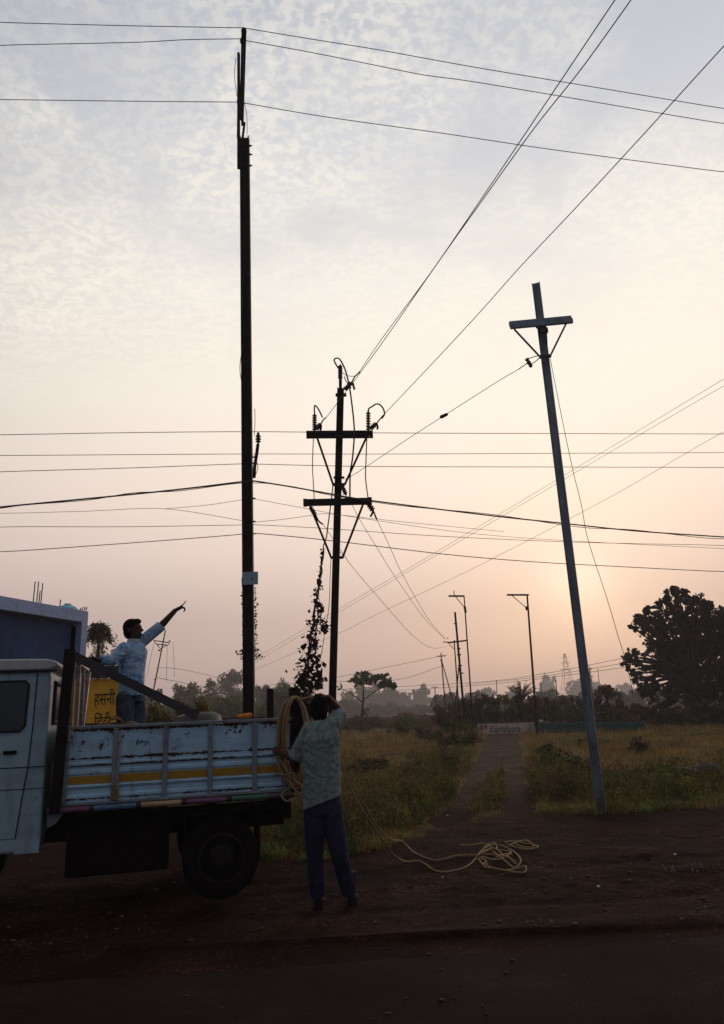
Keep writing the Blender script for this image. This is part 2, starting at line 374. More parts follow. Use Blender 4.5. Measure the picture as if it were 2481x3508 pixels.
def hgt(x, y):
    if y > 60 or y < 5.6: return 0.
    dr = (y - (ROADA[1] + (x - ROADA[0]) * ROADD[1] / ROADD[0]))
    k = min(1, max(0, (dr - .25) / 1.2))
    near = max(0, 1 - max(0, y - 8) / 14)
    h = k * (.035 * fbm(x, y, .8, 3) + .020 * fbm(x, y, 2.6, 9) * near + .010 * fbm(x, y, 8, 5) * near * near)
    g = y - float(verge(x)); h += .05 * min(1, max(0, g / 2.)) * (1 if abs(x - float(track_x(y))) > 1.1 or y < 10.3 else .1)
    if 10.3 < y < 46:
        c_ = float(track_x(y)); hw = float(np.interp(y, [q[1] for q in TRK], [q[2] for q in TRK]))
        for sgn in (-1, 1): h -= .035 * math.exp(-((x - c_ - sgn * hw * .62) / .17) ** 2)
    if y < 13.5: h += k * (.011 * fbm(x, y, 5.5, 21) + .009 * abs(fbm(x, y, 13, 31)) + .006 * fbm(x, y, 27, 41))
    h += .035 * math.exp(-((dr - .42) / .16) ** 2)
    for rr_, wd_ in ((1.25, .13), (2.55, .15)): h -= .022 * math.exp(-((dr - rr_ - .12 * fbm(x, 0, .35, rr_)) / wd_) ** 2)
    return h
def grid(name, xs, ys, hf, m, **k):
    V = [(x, y, hf(x, y)) for y in ys for x in xs]; nx = len(xs)
    Fq = [(j * nx + i, j * nx + i + 1, (j + 1) * nx + i + 1, (j + 1) * nx + i) for j in range(len(ys) - 1) for i in range(nx - 1)]
    return raw(name, V, Fq, m, None, True, **k)
t = NT('roadside_soil_and_dry_grass')
sx = t.n('ShaderNodeSeparateXYZ'); t.l(t.tc.outputs['Object'], sx.inputs[0])
# soil = near side of the verge line, grass land = beyond (behind the truck the dark soil colour stands in for shade)
fc = t.n('ShaderNodeFloatCurve'); mr = t.n('ShaderNodeMapRange'); t.l(sx.outputs[0], mr.inputs[0])
mr.inputs[1].default_value = -6; mr.inputs[2].default_value = 6; t.l(mr.outputs[0], fc.inputs['Value'])
cm = fc.mapping; cv = cm.curves[0]
pts_ = [(-6, 12.6), (-2.1, 11.4), (-1.3, 8.7), (.1, 8.9), (1.0, 10.6), (2.6, 11.1), (3.4, 10.9), (6, 11.6)]
while len(cv.points) < len(pts_): cv.points.new(.5, .5)
for q, (a, b) in zip(cv.points, pts_): q.location = ((a + 6) / 12, b / 20); q.handle_type = 'VECTOR'
cm.update()
edge = t.math('SUBTRACT', sx.outputs[1], t.math('MULTIPLY', fc.outputs[0], 20.))
edge = t.math('ADD', edge, t.math('MULTIPLY', t.math('SUBTRACT', t.noise(1.6, 5, .65), .5), 1.6))
gm = t.rng(edge, -.1, .5)
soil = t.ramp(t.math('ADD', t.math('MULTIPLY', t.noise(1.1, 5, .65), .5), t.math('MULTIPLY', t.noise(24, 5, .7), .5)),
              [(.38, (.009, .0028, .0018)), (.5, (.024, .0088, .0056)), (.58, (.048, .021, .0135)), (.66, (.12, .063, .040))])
grs = t.ramp(t.math('ADD', t.math('MULTIPLY', t.noise(.35, 4, .6), .5), t.math('MULTIPLY', t.noise(9, 5, .7), .5)),
             [(.40, (.030, .020, .006)), (.5, (.11, .072, .023)), (.60, (.23, .135, .048))])
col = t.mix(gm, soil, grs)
hgt_n = t.math('ADD', t.noise(60, 5, .75), t.math('MULTIPLY', t.noise(9, 5, .7), 2.))
t.bump(hgt_n, .9, .035)
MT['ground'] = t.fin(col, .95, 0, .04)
xs = np.unique(np.concatenate([np.linspace(-700, -40, 8), np.linspace(-40, -9, 14), np.linspace(-9, -4, 60), np.linspace(-4, 6.5, 300), np.linspace(6.5, 16, 90), np.linspace(16, 40, 30), np.linspace(40, 700, 9)]))
ys = np.unique(np.concatenate([[-60, -20, 0, 4.4], np.linspace(4.8, 11.5, 240), np.linspace(11.5, 14, 50), np.linspace(14, 50, 110), np.linspace(50, 120, 12), [180, 300, 500, 700]]))
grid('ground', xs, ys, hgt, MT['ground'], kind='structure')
t = NT('dark_asphalt'); c = t.ramp(t.math('ADD', t.math('MULTIPLY', t.noise(120, 3, .7), .6), t.math('MULTIPLY', t.noise(1.2, 5, .6), .4)),
   [(.35, (.014, .0070, .0065)), (.55, (.027, .0165, .0155)), (.66, (.07, .045, .040))])
t.bump(t.noise(160, 3, .7), .8, .01); MT['asphalt'] = t.fin(c, .95, 0, .02)
V = []; Fq = []; nn_ = 260
for i in range(nn_ + 1):
    s_ = -12 + 26 * i / nn_ if 0 < i < nn_ else (-500 if i == 0 else 500)
    e_ = ROADA + ROADD * (s_ + 2.1) + ROADN * (.05 * fbm(s_, 1, 1.7, 2) + .02 * fbm(s_, 4, 7, 2))
    V += [(e_[0], e_[1], .012), tuple((e_ - ROADN * 8.)[:2]) + (.012,)]
    V[-1] = (V[-1][0], V[-1][1], .012)
for i in range(nn_): Fq.append((2 * i, 2 * i + 1, 2 * i + 3, 2 * i + 2))
raw('road', V, Fq, MT['asphalt'], None, kind='structure')
t = NT('brown_track_soil'); sx = t.n('ShaderNodeSeparateXYZ'); t.l(t.tc.outputs['Object'], sx.inputs[0])
kk = t.math('ADD', t.math('MULTIPLY', t.noise(1.4, 4, .6), .5), t.math('MULTIPLY', t.noise(20, 5, .7), .5))
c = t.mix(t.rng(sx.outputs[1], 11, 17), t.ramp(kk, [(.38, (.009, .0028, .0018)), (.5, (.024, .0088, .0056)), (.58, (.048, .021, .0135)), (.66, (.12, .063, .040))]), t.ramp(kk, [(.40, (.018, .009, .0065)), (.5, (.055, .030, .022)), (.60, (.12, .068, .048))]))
t.bump(t.math('ADD', t.noise(26, 5, .7), t.math('MULTIPLY', t.noise(5, 4, .7), 2.5)), 1., .05); MT['track'] = t.fin(c, .95, 0, .04)
for sgn in (-1, 1):
    V = []; Fq = []; yy = np.linspace(9.6, 46, 260)
    for i, y in enumerate(yy):
        c_ = float(track_x(y)); hw = float(np.interp(y, [q[1] for q in TRK], [q[2] for q in TRK]))
        wob = .12 * fbm(0, y, .9, 4 + sgn) + .07 * fbm(0, y, 4, 6 + sgn); hw *= min(1, max(.05, (y - 9.5) / 1.6)) ** .5; far = min(1, max(0, (y - 15.5) / 3))
        a = c_ + sgn * hw * (.20 * (1 - far)) + .09 * fbm(1, y, 1.4, 8 + sgn) + .05 * fbm(1, y, 5, 3 + sgn); b = c_ + sgn * hw * 1.0 + wob
        for j in range(6):
            x = a + (b - a) * j / 5; V.append((x, y, hgt(x, y) + (.012 if 0 < j < 5 else .003) - .06 * max(0, min(1, (10.9 - y)))))
    for i in range(len(yy) - 1):
        for j in range(5): q = i * 6 + j; Fq.append((q, q + 1, q + 7, q + 6))
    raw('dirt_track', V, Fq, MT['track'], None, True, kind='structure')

# ------------------------------------------------------------------ foliage builders
def leaf_quads(C_, s_lo, s_hi, up=.0, asp=.55):
    n = len(C_); a = rng.normal(size=(n, 3)); a[:, 2] += up; a /= np.linalg.norm(a, axis=1)[:, None]
    b = np.cross(a, rng.normal(size=(n, 3))); b /= np.linalg.norm(b, axis=1)[:, None]
    s_ = rng.uniform(s_lo, s_hi, (n, 1)) * (1 + .4 * rng.normal(size=(n, 1)).clip(-1, 1.5))
    V = np.stack([C_ - a * s_ * .5, C_ + b * s_ * asp * .5, C_ + a * s_ * .5, C_ - b * s_ * asp * .5], 1).reshape(-1, 3)
    return V, np.arange(4 * n).reshape(-1, 4)
def crown_pts(centre, rad, n, nclump=40, clump=.28, hollow=.35, flat=.0, seed=0):
    g = np.random.default_rng(seed); centre = np.asarray(centre); rad = np.asarray(rad, float)
    d = g.normal(size=(nclump, 3)); d /= np.linalg.norm(d, axis=1)[:, None]; r_ = g.uniform(hollow, 1, (nclump, 1)) ** .6
    cc = d * r_; cc[:, 2] = np.where(cc[:, 2] < 0, cc[:, 2] * (1 - flat), cc[:, 2])
    k = g.integers(0, nclump, n); cs = clump * g.uniform(.6, 1.35, nclump)
    q = g.normal(size=(n, 3)); q /= np.linalg.norm(q, axis=1)[:, None]; q *= g.uniform(0, 1, (n, 1)) ** .45
    p = cc[k] + q * cs[k][:, None]
    return centre + p * rad, centre + cc * rad
def tree(name, base, h, crown_list, leaf, trunk_r, fm, label, cat, group=None, n=3000, nclump=36, clump=.3, hollow=.3, lean=(0, 0), limbs=9, seed=0, trunk_m=None):
    base = np.asarray(base, float); root = empty(name, base, label, cat, group); allc = []; Vs = []; Fs = []; off = 0
    for i, (c_, r_, share) in enumerate(crown_list):
        p, cc = crown_pts(np.asarray(c_), r_, int(n * share), max(6, int(nclump * share * 1.4)), clump, hollow, .3, seed * 13 + i)
        V, Fq = leaf_quads(p, leaf * .7, leaf * 1.3); Vs.append(V); Fs.append(Fq + off); off += len(V); allc.append((np.asarray(c_), cc))
    raw('crown', np.concatenate(Vs), np.concatenate(Fs), fm, root)
    mb = MB(); g = random.Random(seed + 5)
    topc = allc[0][0]; fork = base + (topc - base) * .45
    mb.tube(spline([base - np.array([0, 0, .1]), base + (fork - base) * .5 + np.array([g.uniform(-.04, .04) * h, 0, 0]), fork], 4), [trunk_r * (1.15 - .45 * i / 8) for i in range(9)], 8)
    for c_, cc in allc:
        for q in cc[np.random.default_rng(seed).permutation(len(cc))[:limbs]]:
            mid = fork + (q - fork) * .5 + np.array([g.uniform(-.05, .05) * h, g.uniform(-.05, .05) * h, .06 * h])
            mb.tube(spline([fork, mid, q], 4), [trunk_r * .5 * (1 - .8 * i / 8) + .004 for i in range(9)], 5)
    mb.build('trunk', trunk_m or MT['trunk'], root, True)
    return root
FM = dict(
  dark=foliage('dark_leaves', (.020, .021, .012), (.050, .046, .024), .6),
  mid=foliage('mid_green_leaves', (.030, .038, .009), (.15, .16, .034), .8, .3),
  olive=foliage('olive_leaves', (.036, .031, .011), (.13, .095, .030), .9, .3),
  brown=foliage('dry_brown_leaves', (.050, .027, .013), (.20, .11, .048), .9, .3),
  yellow=foliage('yellow_flowering_leaves', (.045, .045, .012), (.22, .16, .03), 2.5),
  vine=foliage('vine_leaves', (.014, .009, .006), (.030, .018, .011), 2., .1),
  grass=foliage('grass_blades', (.070, .055, .013), (.36, .225, .060), .7, .35),
  fresh=foliage('fresh_verge_leaves', (.035, .044, .011), (.26, .27, .07), 2.2, .3),
  weed=foliage('weed_leaves', (.026, .027, .006), (.20, .165, .036), 1.6, .35))
# ------------------------------------------------------------------ grass (uncountable)
def blades(name, X, Y, hh, ww, m, lean=.35, **k):
    n = len(X); Z = np.array([hgt(a, b) for a, b in zip(X, Y)]); B = np.stack([X, Y, Z], 1)
    th = rng.uniform(0, 2 * math.pi, n); s_ = np.stack([np.cos(th), np.sin(th), np.zeros(n)], 1) * ww[:, None]
    ph = rng.uniform(0, 2 * math.pi, n); ln = rng.uniform(0, lean, n) * hh
    T = B + np.stack([np.cos(ph) * ln, np.sin(ph) * ln, hh], 1)
    V = np.stack([B - s_, B + s_, T], 1).reshape(-1, 3)
    return raw(name, V, np.arange(3 * n).reshape(-1, 3), m, None, **k)
def on_track(X, Y, mrg=0.):
    c_ = np.interp(Y, [q[1] for q in TRK], [q[0] for q in TRK]); hw = np.interp(Y, [q[1] for q in TRK], [q[2] for q in TRK]); a = np.abs(X - c_) / hw
    far = Y > 17.5
    a = a + .15 * np.sin(Y * 5.1 + 9 * X) * np.sin(Y * 1.7 - 3 * X) + .12 * rng.uniform(-1, 1, len(X))
    return ((a < 1.12 + mrg) & (far | (a > .34)) & (Y < 46.5)) | ((a < 1.1) & (Y < 11.6))
def scatter(n, y0, y1, spread=.62):
    Y = y0 * (y1 / y0) ** rng.uniform(0, 1, n); X = rng.uniform(-spread, spread, n) * Y; return X, Y
X, Y = scatter(210000, 8.0, 62)
v_ = np.array([.6 * fbm(a, b, .45, 11) + .7 * fbm(a, b, 1.9, 17) for a, b in zip(X, Y)])
keep = (Y > verge(X) + .25 * v_ - .1) & ~on_track(X, Y) & (rng.uniform(0, 1, len(X)) < .5 + 1.4 * v_)
X, Y, v_ = X[keep], Y[keep], v_[keep]
hh = rng.uniform(.04, .16, len(X)) ** 1. * (1 + 2.2 * v_.clip(-.35, .6)) * np.interp(Y, [8, 10, 20, 60], [.6, .9, 1.3, 2.0])
blades('grass', X, Y, hh, np.interp(Y, [8, 60], [.0035, .016]), FM['grass'], kind='stuff', label='short dry grass covering the field beyond the road', cat='grass')
# tall weeds: leafy stems in masses either side of the track
def weed_mass(name, lobes, n, m, label, leaf=(.03, .07)):
    P_ = []; k_ = []
    tot = sum(l[5] for l in lobes)
    for (x, y, rx, ry, h, wgt) in lobes:
        q = int(n * wgt / tot); a = rng.uniform(0, 2 * math.pi, q); r_ = rng.uniform(0, 1, q) ** .5
        X = x + np.cos(a) * r_ * rx; Y = y + np.sin(a) * r_ * ry
        top = h * (1 - .55 * r_ ** 2) * (1 + .7 * np.array([fbm(u_, v2, 1.7, 6) for u_, v2 in zip(X, Y)])) * rng.uniform(.55, 1.1, q)
        st = rng.integers(0, max(1, q // 22), q)          # gather the leaves on stems
        g = np.random.default_rng(int(abs(x * 100) + y * 10)); ns = max(1, q // 22)
        sx_ = x + g.uniform(-1, 1, ns) * rx * .98; sy_ = y + g.uniform(-1, 1, ns) * ry * .98
        ok = ((sx_ - x) / rx) ** 2 + ((sy_ - y) / ry) ** 2 < 1
        ax = np.where(ok[st], sx_[st], X); ay = np.where(ok[st], sy_[st], Y)
        rr_ = np.sqrt(((ax - x) / rx) ** 2 + ((ay - y) / ry) ** 2).clip(0, 1)
        hs = h * (1 - .5 * rr_ ** 2) * g.uniform(.5, 1.15, ns)[st]
        z = hs * rng.uniform(.0, 1, q) ** .7
        ln = g.uniform(-.25, .25, (ns, 2))[st]
        P_.append(np.stack([ax + ln[:, 0] * z + rng.normal(0, .045, q), ay + ln[:, 1] * z + rng.normal(0, .045, q), z + .01], 1))
    P_ = np.concatenate(P_); P_ = P_[~on_track(P_[:, 0], P_[:, 1], -.05)]
    V, Fq = leaf_quads(P_, leaf[0], leaf[1], .9, .42)
    # stems
    sm = P_[::9]; nS = len(sm); th = rng.uniform(0, 6.28, nS); o_ = np.stack([np.cos(th), np.sin(th), 0 * th], 1) * .004
    b_ = sm.copy(); b_[:, 2] = 0; b_[:, :2] += rng.normal(0, .04, (nS, 2))
    V2 = np.stack([b_ - o_, b_ + o_, sm + o_ * .3, sm - o_ * .3], 1).reshape(-1, 4, 3).reshape(-1, 3)
    return raw(name, np.concatenate([V, V2]), np.concatenate([Fq, np.arange(4 * nS).reshape(-1, 4) + len(V)]), m, None, kind='stuff', label=label, cat='weeds')
def lobes(cl, n, seed, sz=(.22, .55), h=(.28, .72)):          # small uneven clumps inside a rough outline
    g = random.Random(seed); o = []
    for (x, y, rx, ry, w_) in cl:
        for _ in range(int(n * w_)):
            a = g.uniform(0, 6.28); r_ = g.random() ** .5; q = g.uniform(*sz)
            o.append((x + math.cos(a) * r_ * rx, y + math.sin(a) * r_ * ry, q, q * g.uniform(.7, 1.3), g.uniform(*h) * (1.25 - .5 * r_), q * q))
    return o
LW = [(.0, 11.3, 1.3, 1.3, 1.3), (-.5, 10.2, 1.1, .9, .9), (.9, 13.4, .9, 1.8, 1.), (.3, 15, 1.5, 2.4, 1.), (1.5, 18, .9, 3., .7), (2.5, 23, 1., 4, .6), (-1.6, 12, 1.2, 2.5, .9)]
RW = [(2.9, 13., .6, 1.4, .7), (4.0, 12.6, 1.2, 1.1, 1.), (5.3, 13.3, 1.5, 1.4, 1.1), (7.0, 14.4, 1.8, 1.6, 1.2), (3.4, 15.8, 1., 2.2, .8), (9.2, 16.5, 2, 2, .8)]
weed_mass('weeds', lobes(LW, 13, 1), 26000, FM['weed'], 'tangled dark green weeds growing left of the dirt track', (.025, .06))
weed_mass('weeds', lobes(LW, 10, 2, (.18, .4), (.35, .80)), 11000, FM['brown'], 'dry brown weeds mixed into the green ones left of the track', (.02, .05))
weed_mass('weeds', lobes(LW, 7, 3, (.18, .38), (.2, .6)), 22000, FM['mid'], 'fresh green weeds low among the dry ones left of the track', (.02, .05))
weed_mass('weeds', lobes(RW, 12, 4), 24000, FM['weed'], 'tangled dark green weeds around the leaning steel pole', (.025, .06))
weed_mass('weeds', lobes(RW, 9, 5, (.18, .42), (.35, .80)), 11000, FM['brown'], 'dry brown weeds around the foot of the leaning steel pole', (.02, .05))
weed_mass('weeds', lobes(RW, 8, 14, (.2, .45), (.25, .6)), 20000, FM['mid'], 'leafy green weeds low on both sides of the leaning pole foot', (.02, .055))
weed_mass('verge_plants', lobes([(-.9, 8.95, 1.2, .35, 1), (.15, 9.7, .8, .6, 1.2), (.9, 10.8, .5, .5, .8), (3.2, 11.3, .9, .3, .8), (5.0, 11.7, 1.3, .35, 1)], 11, 6, (.08, .28), (.06, .20)),
          16000, FM['fresh'], 'low leafy verge plants along the edge of the bare soil', (.018, .04))
weed_mass('track_grass', lobes([(1.85, 12.3, .10, .8, 1), (2.05, 13.6, .10, 1.0, 1), (2.4, 15.4, .09, 1.2, .8)], 7, 7, (.05, .11), (.02, .07)),
          2600, FM['olive'], 'strip of low grass between the two wheel ruts', (.018, .038))
# bare clods and stones on the roadside
for lab, nst, c_, y0, y1 in (('pale stones and gravel bits lying on the roadside soil', 260, (.13, .09, .07), 5.6, 11.5), ('small gravel bits spilled on the edge of the asphalt', 120, (.045, .032, .027), 3.6, 6.2)):
    mb = MB()
    for i in range(nst):
        y = y0 * (y1 / y0) ** random.random(); x = random.uniform(-.55, .6) * y; s_ = random.choice((.005, .007, .011)) * random.uniform(.6, 1.4)
        e_ = ROADA[1] + (x - ROADA[0]) * .09
        if y > float(verge(x)) or (y1 < 7 and y > e_ + .2): continue
        mb.ell((x, y, (.014 if y < e_ else hgt(x, y)) + s_ * .3), s_ * random.uniform(.8, 1.6), s_, s_ * .6, None, 6, 4)
    mb.build('gravel', simple('gravel_stone', c_, .9, .6, 30), None, label=lab, cat='gravel', kind='stuff')
mb = MB()
for i in range(420):
    y = 5.5 * (12 / 5.5) ** random.random(); x = random.uniform(-.6, .62) * y
    if y > float(verge(x)) + .2 or y < ROADA[1] + (x - ROADA[0]) * .09 + .15: continue
    s_ = random.choice((.005, .007, .010, .014)) * random.uniform(.7, 1.4)
    mb.ell((x, y, hgt(x, y) + s_ * .3), s_ * random.uniform(.8, 1.5), s_, s_ * .6, None, 6, 4)
mb.build('soil_clods', simple('soil_clod', (.05, .03, .022), .95, .5, 30), None, label='loose clods and pebbles scattered over the roadside soil', cat='clods', kind='stuff')

# ------------------------------------------------------------------ trees, hedge and bushes
def at_ground(x, d): q = P(x, 2440, d); return np.array([q[0], d, 0.])
def zof(x, y, d): return float(P(x, y, d)[2])
def pxm(d): return F / (d * .965)
far_specs = [  # x, d, half width px, top y, n, mat, label
 (330, 62, 42, 2190, 2600, 'dark', 'dark leafy tree just right of the blue house'),
 (385, 66, 34, 2205, 2000, 'dark', 'dark bushy tree behind the arm resting on the beam'),
 (520, 70, 60, 2360, 2600, 'mid', 'low dark tree behind the pointing man'),
 (640, 78, 68, 2322, 4200, 'mid', 'rounded tree in the treeline above the sloping beam end'),
 (718, 88, 46, 2335, 2600, 'mid', 'middle tree of the treeline between beam and dark pole'),
 (800, 105, 76, 2290, 4200, 'mid', 'tallest hazy tree left of the tall dark pole'),
 (905, 88, 50, 2345, 2600, 'mid', 'low tree just right of the tall dark pole'),
 (965, 84, 52, 2340, 3000, 'mid', 'rounded tree behind the upright posts of the truck'),
 (1045, 80, 42, 2395, 1800, 'mid', 'low bush behind the creeper below the twin crossarm pole'),
 (1195, 160, 30, 2365, 1800, 'olive', 'pale hazy tree left part of the far grove'),
 (1262, 150, 62, 2338, 3600, 'olive', 'broad hazy tree behind the small flat topped tree'),
 (1330, 150, 56, 2345, 3200, 'olive', 'hazy tree at the right of the far grove'),
 (1392, 165, 28, 2370, 1600, 'olive', 'thin pale tree beside the far grove'),
 (1448, 170, 34, 2346, 2600, 'olive', 'lone round hazy tree standing left of the far poles'),
 (1680, 210, 36, 2362, 1500, 'olive', 'pale misty tree behind the hedge near the far lamp poles'),
 (1760, 200, 30, 2350, 1200, 'olive', 'misty tree left of the slender lamp pole'),
 (1890, 270, 34, 2308, 2000, 'olive', 'tall misty tree between lamp pole and leaning pole'),
 (1985, 250, 46, 2330, 2000, 'olive', 'misty tree behind the leaning steel pole'),
 (2055, 260, 34, 2335, 1500, 'olive', 'misty tree just right of the leaning steel pole'),
 (2150, 250, 46, 2345, 1800, 'olive', 'misty tree left of the big dark tree')]
for i, (x, d, hw, ty, n, mk, lab) in enumerate(far_specs):
    d *= (2.5 if x > 1100 else 1.7) if d > 60 else 1; b = at_ground(x, d); ztop = zof(x, ty, d); r_ = hw / pxm(d); zb = .1
    zc_ = (ztop + zb) / 2 * 1.04; rz = (ztop - zb) / 2
    g = random.Random(i)
    cl_ = [((b[0], d, zc_), (r_ * .9, r_ * .8, rz), .55), ((b[0] + g.uniform(-.4, .4) * r_, d, zc_ - rz * .35), (r_ * 1.0, r_ * .8, rz * .6), .45)]
    tree('leafy_tree', b, ztop, cl_, max(.22, 7.5 / pxm(d)), .03 * ztop, FM[mk], lab, 'tree', 'trees along the hazy horizon', n=int(n * 2.2), nclump=46, clump=.27, hollow=.12, limbs=5, seed=i)
def scrub(label, x0, x1, d, z, n, m, leaf):
    xs_ = [at_ground(x, d)[0] for x in (x0, x1)]; X = rng.uniform(xs_[0], xs_[1], n); hh_ = z * (.55 + .9 * np.array([abs(fbm(x, d, .18, 4)) + .5 * abs(fbm(x, d, .6, 9)) for x in X]))
    Cn = np.stack([X, d + rng.uniform(-3, 3, n), hh_ * rng.uniform(0, 1, n) ** .8], 1); V, Fq = leaf_quads(Cn, leaf * .7, leaf * 1.3, 0, .7)
    raw('far_scrub', V, Fq, m, None, label=label, cat='scrub', kind='stuff')
scrub('low hazy scrub under the left treeline', 425, 1075, 84, 3.6, 15000, FM['mid'], .34)
scrub('dry scrub edging the far end of the left field', 1080, 1560, 74, 1.15, 6000, FM['brown'], .22)
scrub('misty scrub along the far grove', 1150, 1560, 235, 4.0, 7000, FM['olive'], .8)
scrub('misty scrub along the right horizon', 1480, 2620, 160, 4.2, 14000, FM['olive'], .6)
scrub('green scrub behind the yellow flowering shrubs', 425, 720, 40, 1.9, 8000, FM['mid'], .16)
# a small crown just above the field with an umbrella shape
b = G(1240, 2508); d = b[1]; s_ = pxm(d)
root = empty('umbrella_tree', b, 'small flat topped tree with bare side branches in the field', 'tree')
z0 = zof(1242, 2340, d); cc = [(-42, 2330, 24, 14), (-18, 2318, 30, 18), (12, 2322, 34, 18), (46, 2318, 30, 14), (72, 2335, 26, 12), (0, 2335, 40, 14), (96, 2350, 14, 9), (60, 2346, 26, 9)]
Vs = []; Fs = []; off = 0
for i, (dx, yy_, rw, rh) in enumerate(cc):
    c_ = P(1256 + dx * .95, yy_, d); p, _c = crown_pts(c_, (rw / s_, rw / s_, rh / s_), 260, 14, .35, .1, 0, 90 + i)
    V, Fq = leaf_quads(p, .16, .32); Vs.append(V); Fs.append(Fq + off); off += len(V)
for q in (P(1166, 2357, d), P(1252, 2438, d)):
    p = q + rng.normal(0, .16, (26, 3)); V, Fq = leaf_quads(p, .16, .3); Vs.append(V); Fs.append(Fq + off); off += len(V)
raw('crown', np.concatenate(Vs), np.concatenate(Fs), FM['mid'], root)
mb = MB()
mb.tube(spline([b, P(1241, 2440, d), P(1245, 2390, d), P(1246, 2330, d)], 4), [.11 - .06 * i / 12 for i in range(13)], 6)
for a in ([(1241, 2405), (1215, 2385), (1190, 2368), (1166, 2360)], [(1243, 2400), (1262, 2385), (1290, 2366), (1325, 2350)], [(1245, 2345), (1225, 2332), (1200, 2326)], [(1246, 2345), (1270, 2330), (1300, 2325)], [(1241, 2440), (1248, 2432), (1252, 2438)]):
    mb.tube(spline([P(*q, d) for q in a], 4), [.055 - .035 * i / (4 * (len(a) - 1)) for i in range(4 * (len(a) - 1) + 1)], 5)
mb.build('trunk', MT['trunk'], root, True)
# the big tree at the right
d = 47.; b = at_ground(2360, d); s_ = pxm(d)
bl = [(2300, 2078, 54, 44), (2370, 2112, 80, 66), (2240, 2130, 52, 44), (2202, 2142, 32, 32), (2300, 2180, 90, 70), (2430, 2170, 90, 90), (2262, 2215, 44, 38), (2190, 2250, 46, 28), (2165, 2262, 30, 20), (2230, 2300, 72, 40),
      (2330, 2270, 80, 70), (2420, 2300, 90, 100), (2215, 2345, 50, 40), (2260, 2380, 70, 40), (2350, 2380, 90, 60), (2470, 2240, 80, 120), (2310, 2030, 20, 24), (2345, 2045, 26, 24), (2460, 2400, 90, 50), (2395, 2070, 40, 34), (2540, 2200, 90, 140), (2560, 2350, 90, 90)]
g = random.Random(12)
for (ex, ey) in [(2310, 2012), (2330, 2025), (2350, 2030), (2290, 2030), (2270, 2062), (2250, 2080), (2225, 2078), (2205, 2090), (2190, 2110), (2178, 2128), (2166, 2150), (2170, 2236), (2150, 2246), (2136, 2252), (2144, 2276), (2160, 2290), (2172, 2310), (2180, 2336), (2196, 2360), (2214, 2382), (2372, 2052), (2392, 2046), (2410, 2058), (2150, 2264)]:
    bl.append((ex + g.uniform(-5, 5), ey + g.uniform(-5, 5), g.uniform(8, 15), g.uniform(7, 12)))
Vs = []; Fs = []; off = 0; root = empty('broad_tree', b, 'big dark broad leaved tree filling the right side of the skyline', 'tree'); ccs = []
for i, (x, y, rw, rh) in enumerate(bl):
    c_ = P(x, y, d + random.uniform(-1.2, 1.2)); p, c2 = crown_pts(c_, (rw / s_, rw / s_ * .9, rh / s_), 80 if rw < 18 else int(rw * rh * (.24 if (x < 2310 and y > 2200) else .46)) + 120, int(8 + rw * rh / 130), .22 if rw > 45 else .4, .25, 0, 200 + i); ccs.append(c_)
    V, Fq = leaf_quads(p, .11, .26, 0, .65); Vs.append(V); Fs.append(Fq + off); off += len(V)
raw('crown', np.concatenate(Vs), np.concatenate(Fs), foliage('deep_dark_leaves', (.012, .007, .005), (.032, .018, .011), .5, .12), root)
mb = MB(); fk = P(2375, 2330, d)
mb.tube(spline([b - np.array([0, 0, .1]), P(2368, 2400, d), fk], 5), [.32 - .012 * i for i in range(11)], 9)
for q in ccs: mb.tube(spline([fk, fk + (q - fk) * .5 + np.array([0, 0, .3]), q], 5), [.15 * (1 - .85 * i / 10) for i in range(11)], 5)
mb.build('trunk', MT['trunk'], root, True)
# hedge shrubs behind the banner and net
hedge = [(1512, 50, 36, 2412, 'brown', 'dry brown shrub at the left end of the hedge below the far poles'),
 (1560, 49, 34, 2402, 'brown', 'brown thorny shrub at the foot of the far dark pole'),
 (1612, 50, 44, 2384, 'dark', 'dark green hedge shrub just above the left part of the banner'),
 (1668, 51, 44, 2374, 'dark', 'tall dark hedge shrub above the middle of the banner'),
 (1722, 50, 44, 2376, 'mid', 'green hedge shrub above the right part of the banner'),
 (1775, 51, 40, 2384, 'dark', 'dark hedge shrub just left of the slender lamp pole'),
 (1832, 49, 42, 2386, 'olive', 'olive hedge shrub just right of the slender lamp pole'),
 (1888, 50, 44, 2372, 'mid', 'leafy hedge shrub above the left end of the green net'),
 (1945, 51, 44, 2380, 'olive', 'olive hedge shrub left of the leaning steel pole'),
 (2000, 49, 40, 2388, 'olive', 'hedge shrub directly behind the leaning steel pole'),
 (2058, 50, 44, 2392, 'dark', 'dark hedge shrub right of the leaning steel pole'),
 (2118, 48, 46, 2392, 'olive', 'olive hedge shrub left below the big dark tree'),
 (2180, 46, 46, 2404, 'brown', 'brown hedge shrub under the big dark tree'),
 (2250, 45, 50, 2408, 'dark', 'dark shrub under the middle of the big tree'),
 (2330, 44, 56, 2414, 'olive', 'yellowish shrub at the foot of the big tree'),
 (2420, 44, 60, 2404, 'dark', 'dark shrub at the right edge under the big tree')]
for i, (x, d, hw, ty, mk, lab) in enumerate(hedge):
    b = at_ground(x, d); ztop = zof(x, ty, d); r_ = hw / pxm(d)
    tree('hedge_shrub', b, ztop, [((b[0], d, ztop * .5), (r_, r_ * .8, ztop * .48), .6), ((b[0] + .3 * r_, d - .4, ztop * .3), (r_ * .9, r_, ztop * .34), .4)], .15, .05, FM[mk], lab, 'shrub', 'shrubs of the hedge', n=5200, nclump=40, clump=.24, hollow=.3, limbs=12, seed=300 + i)
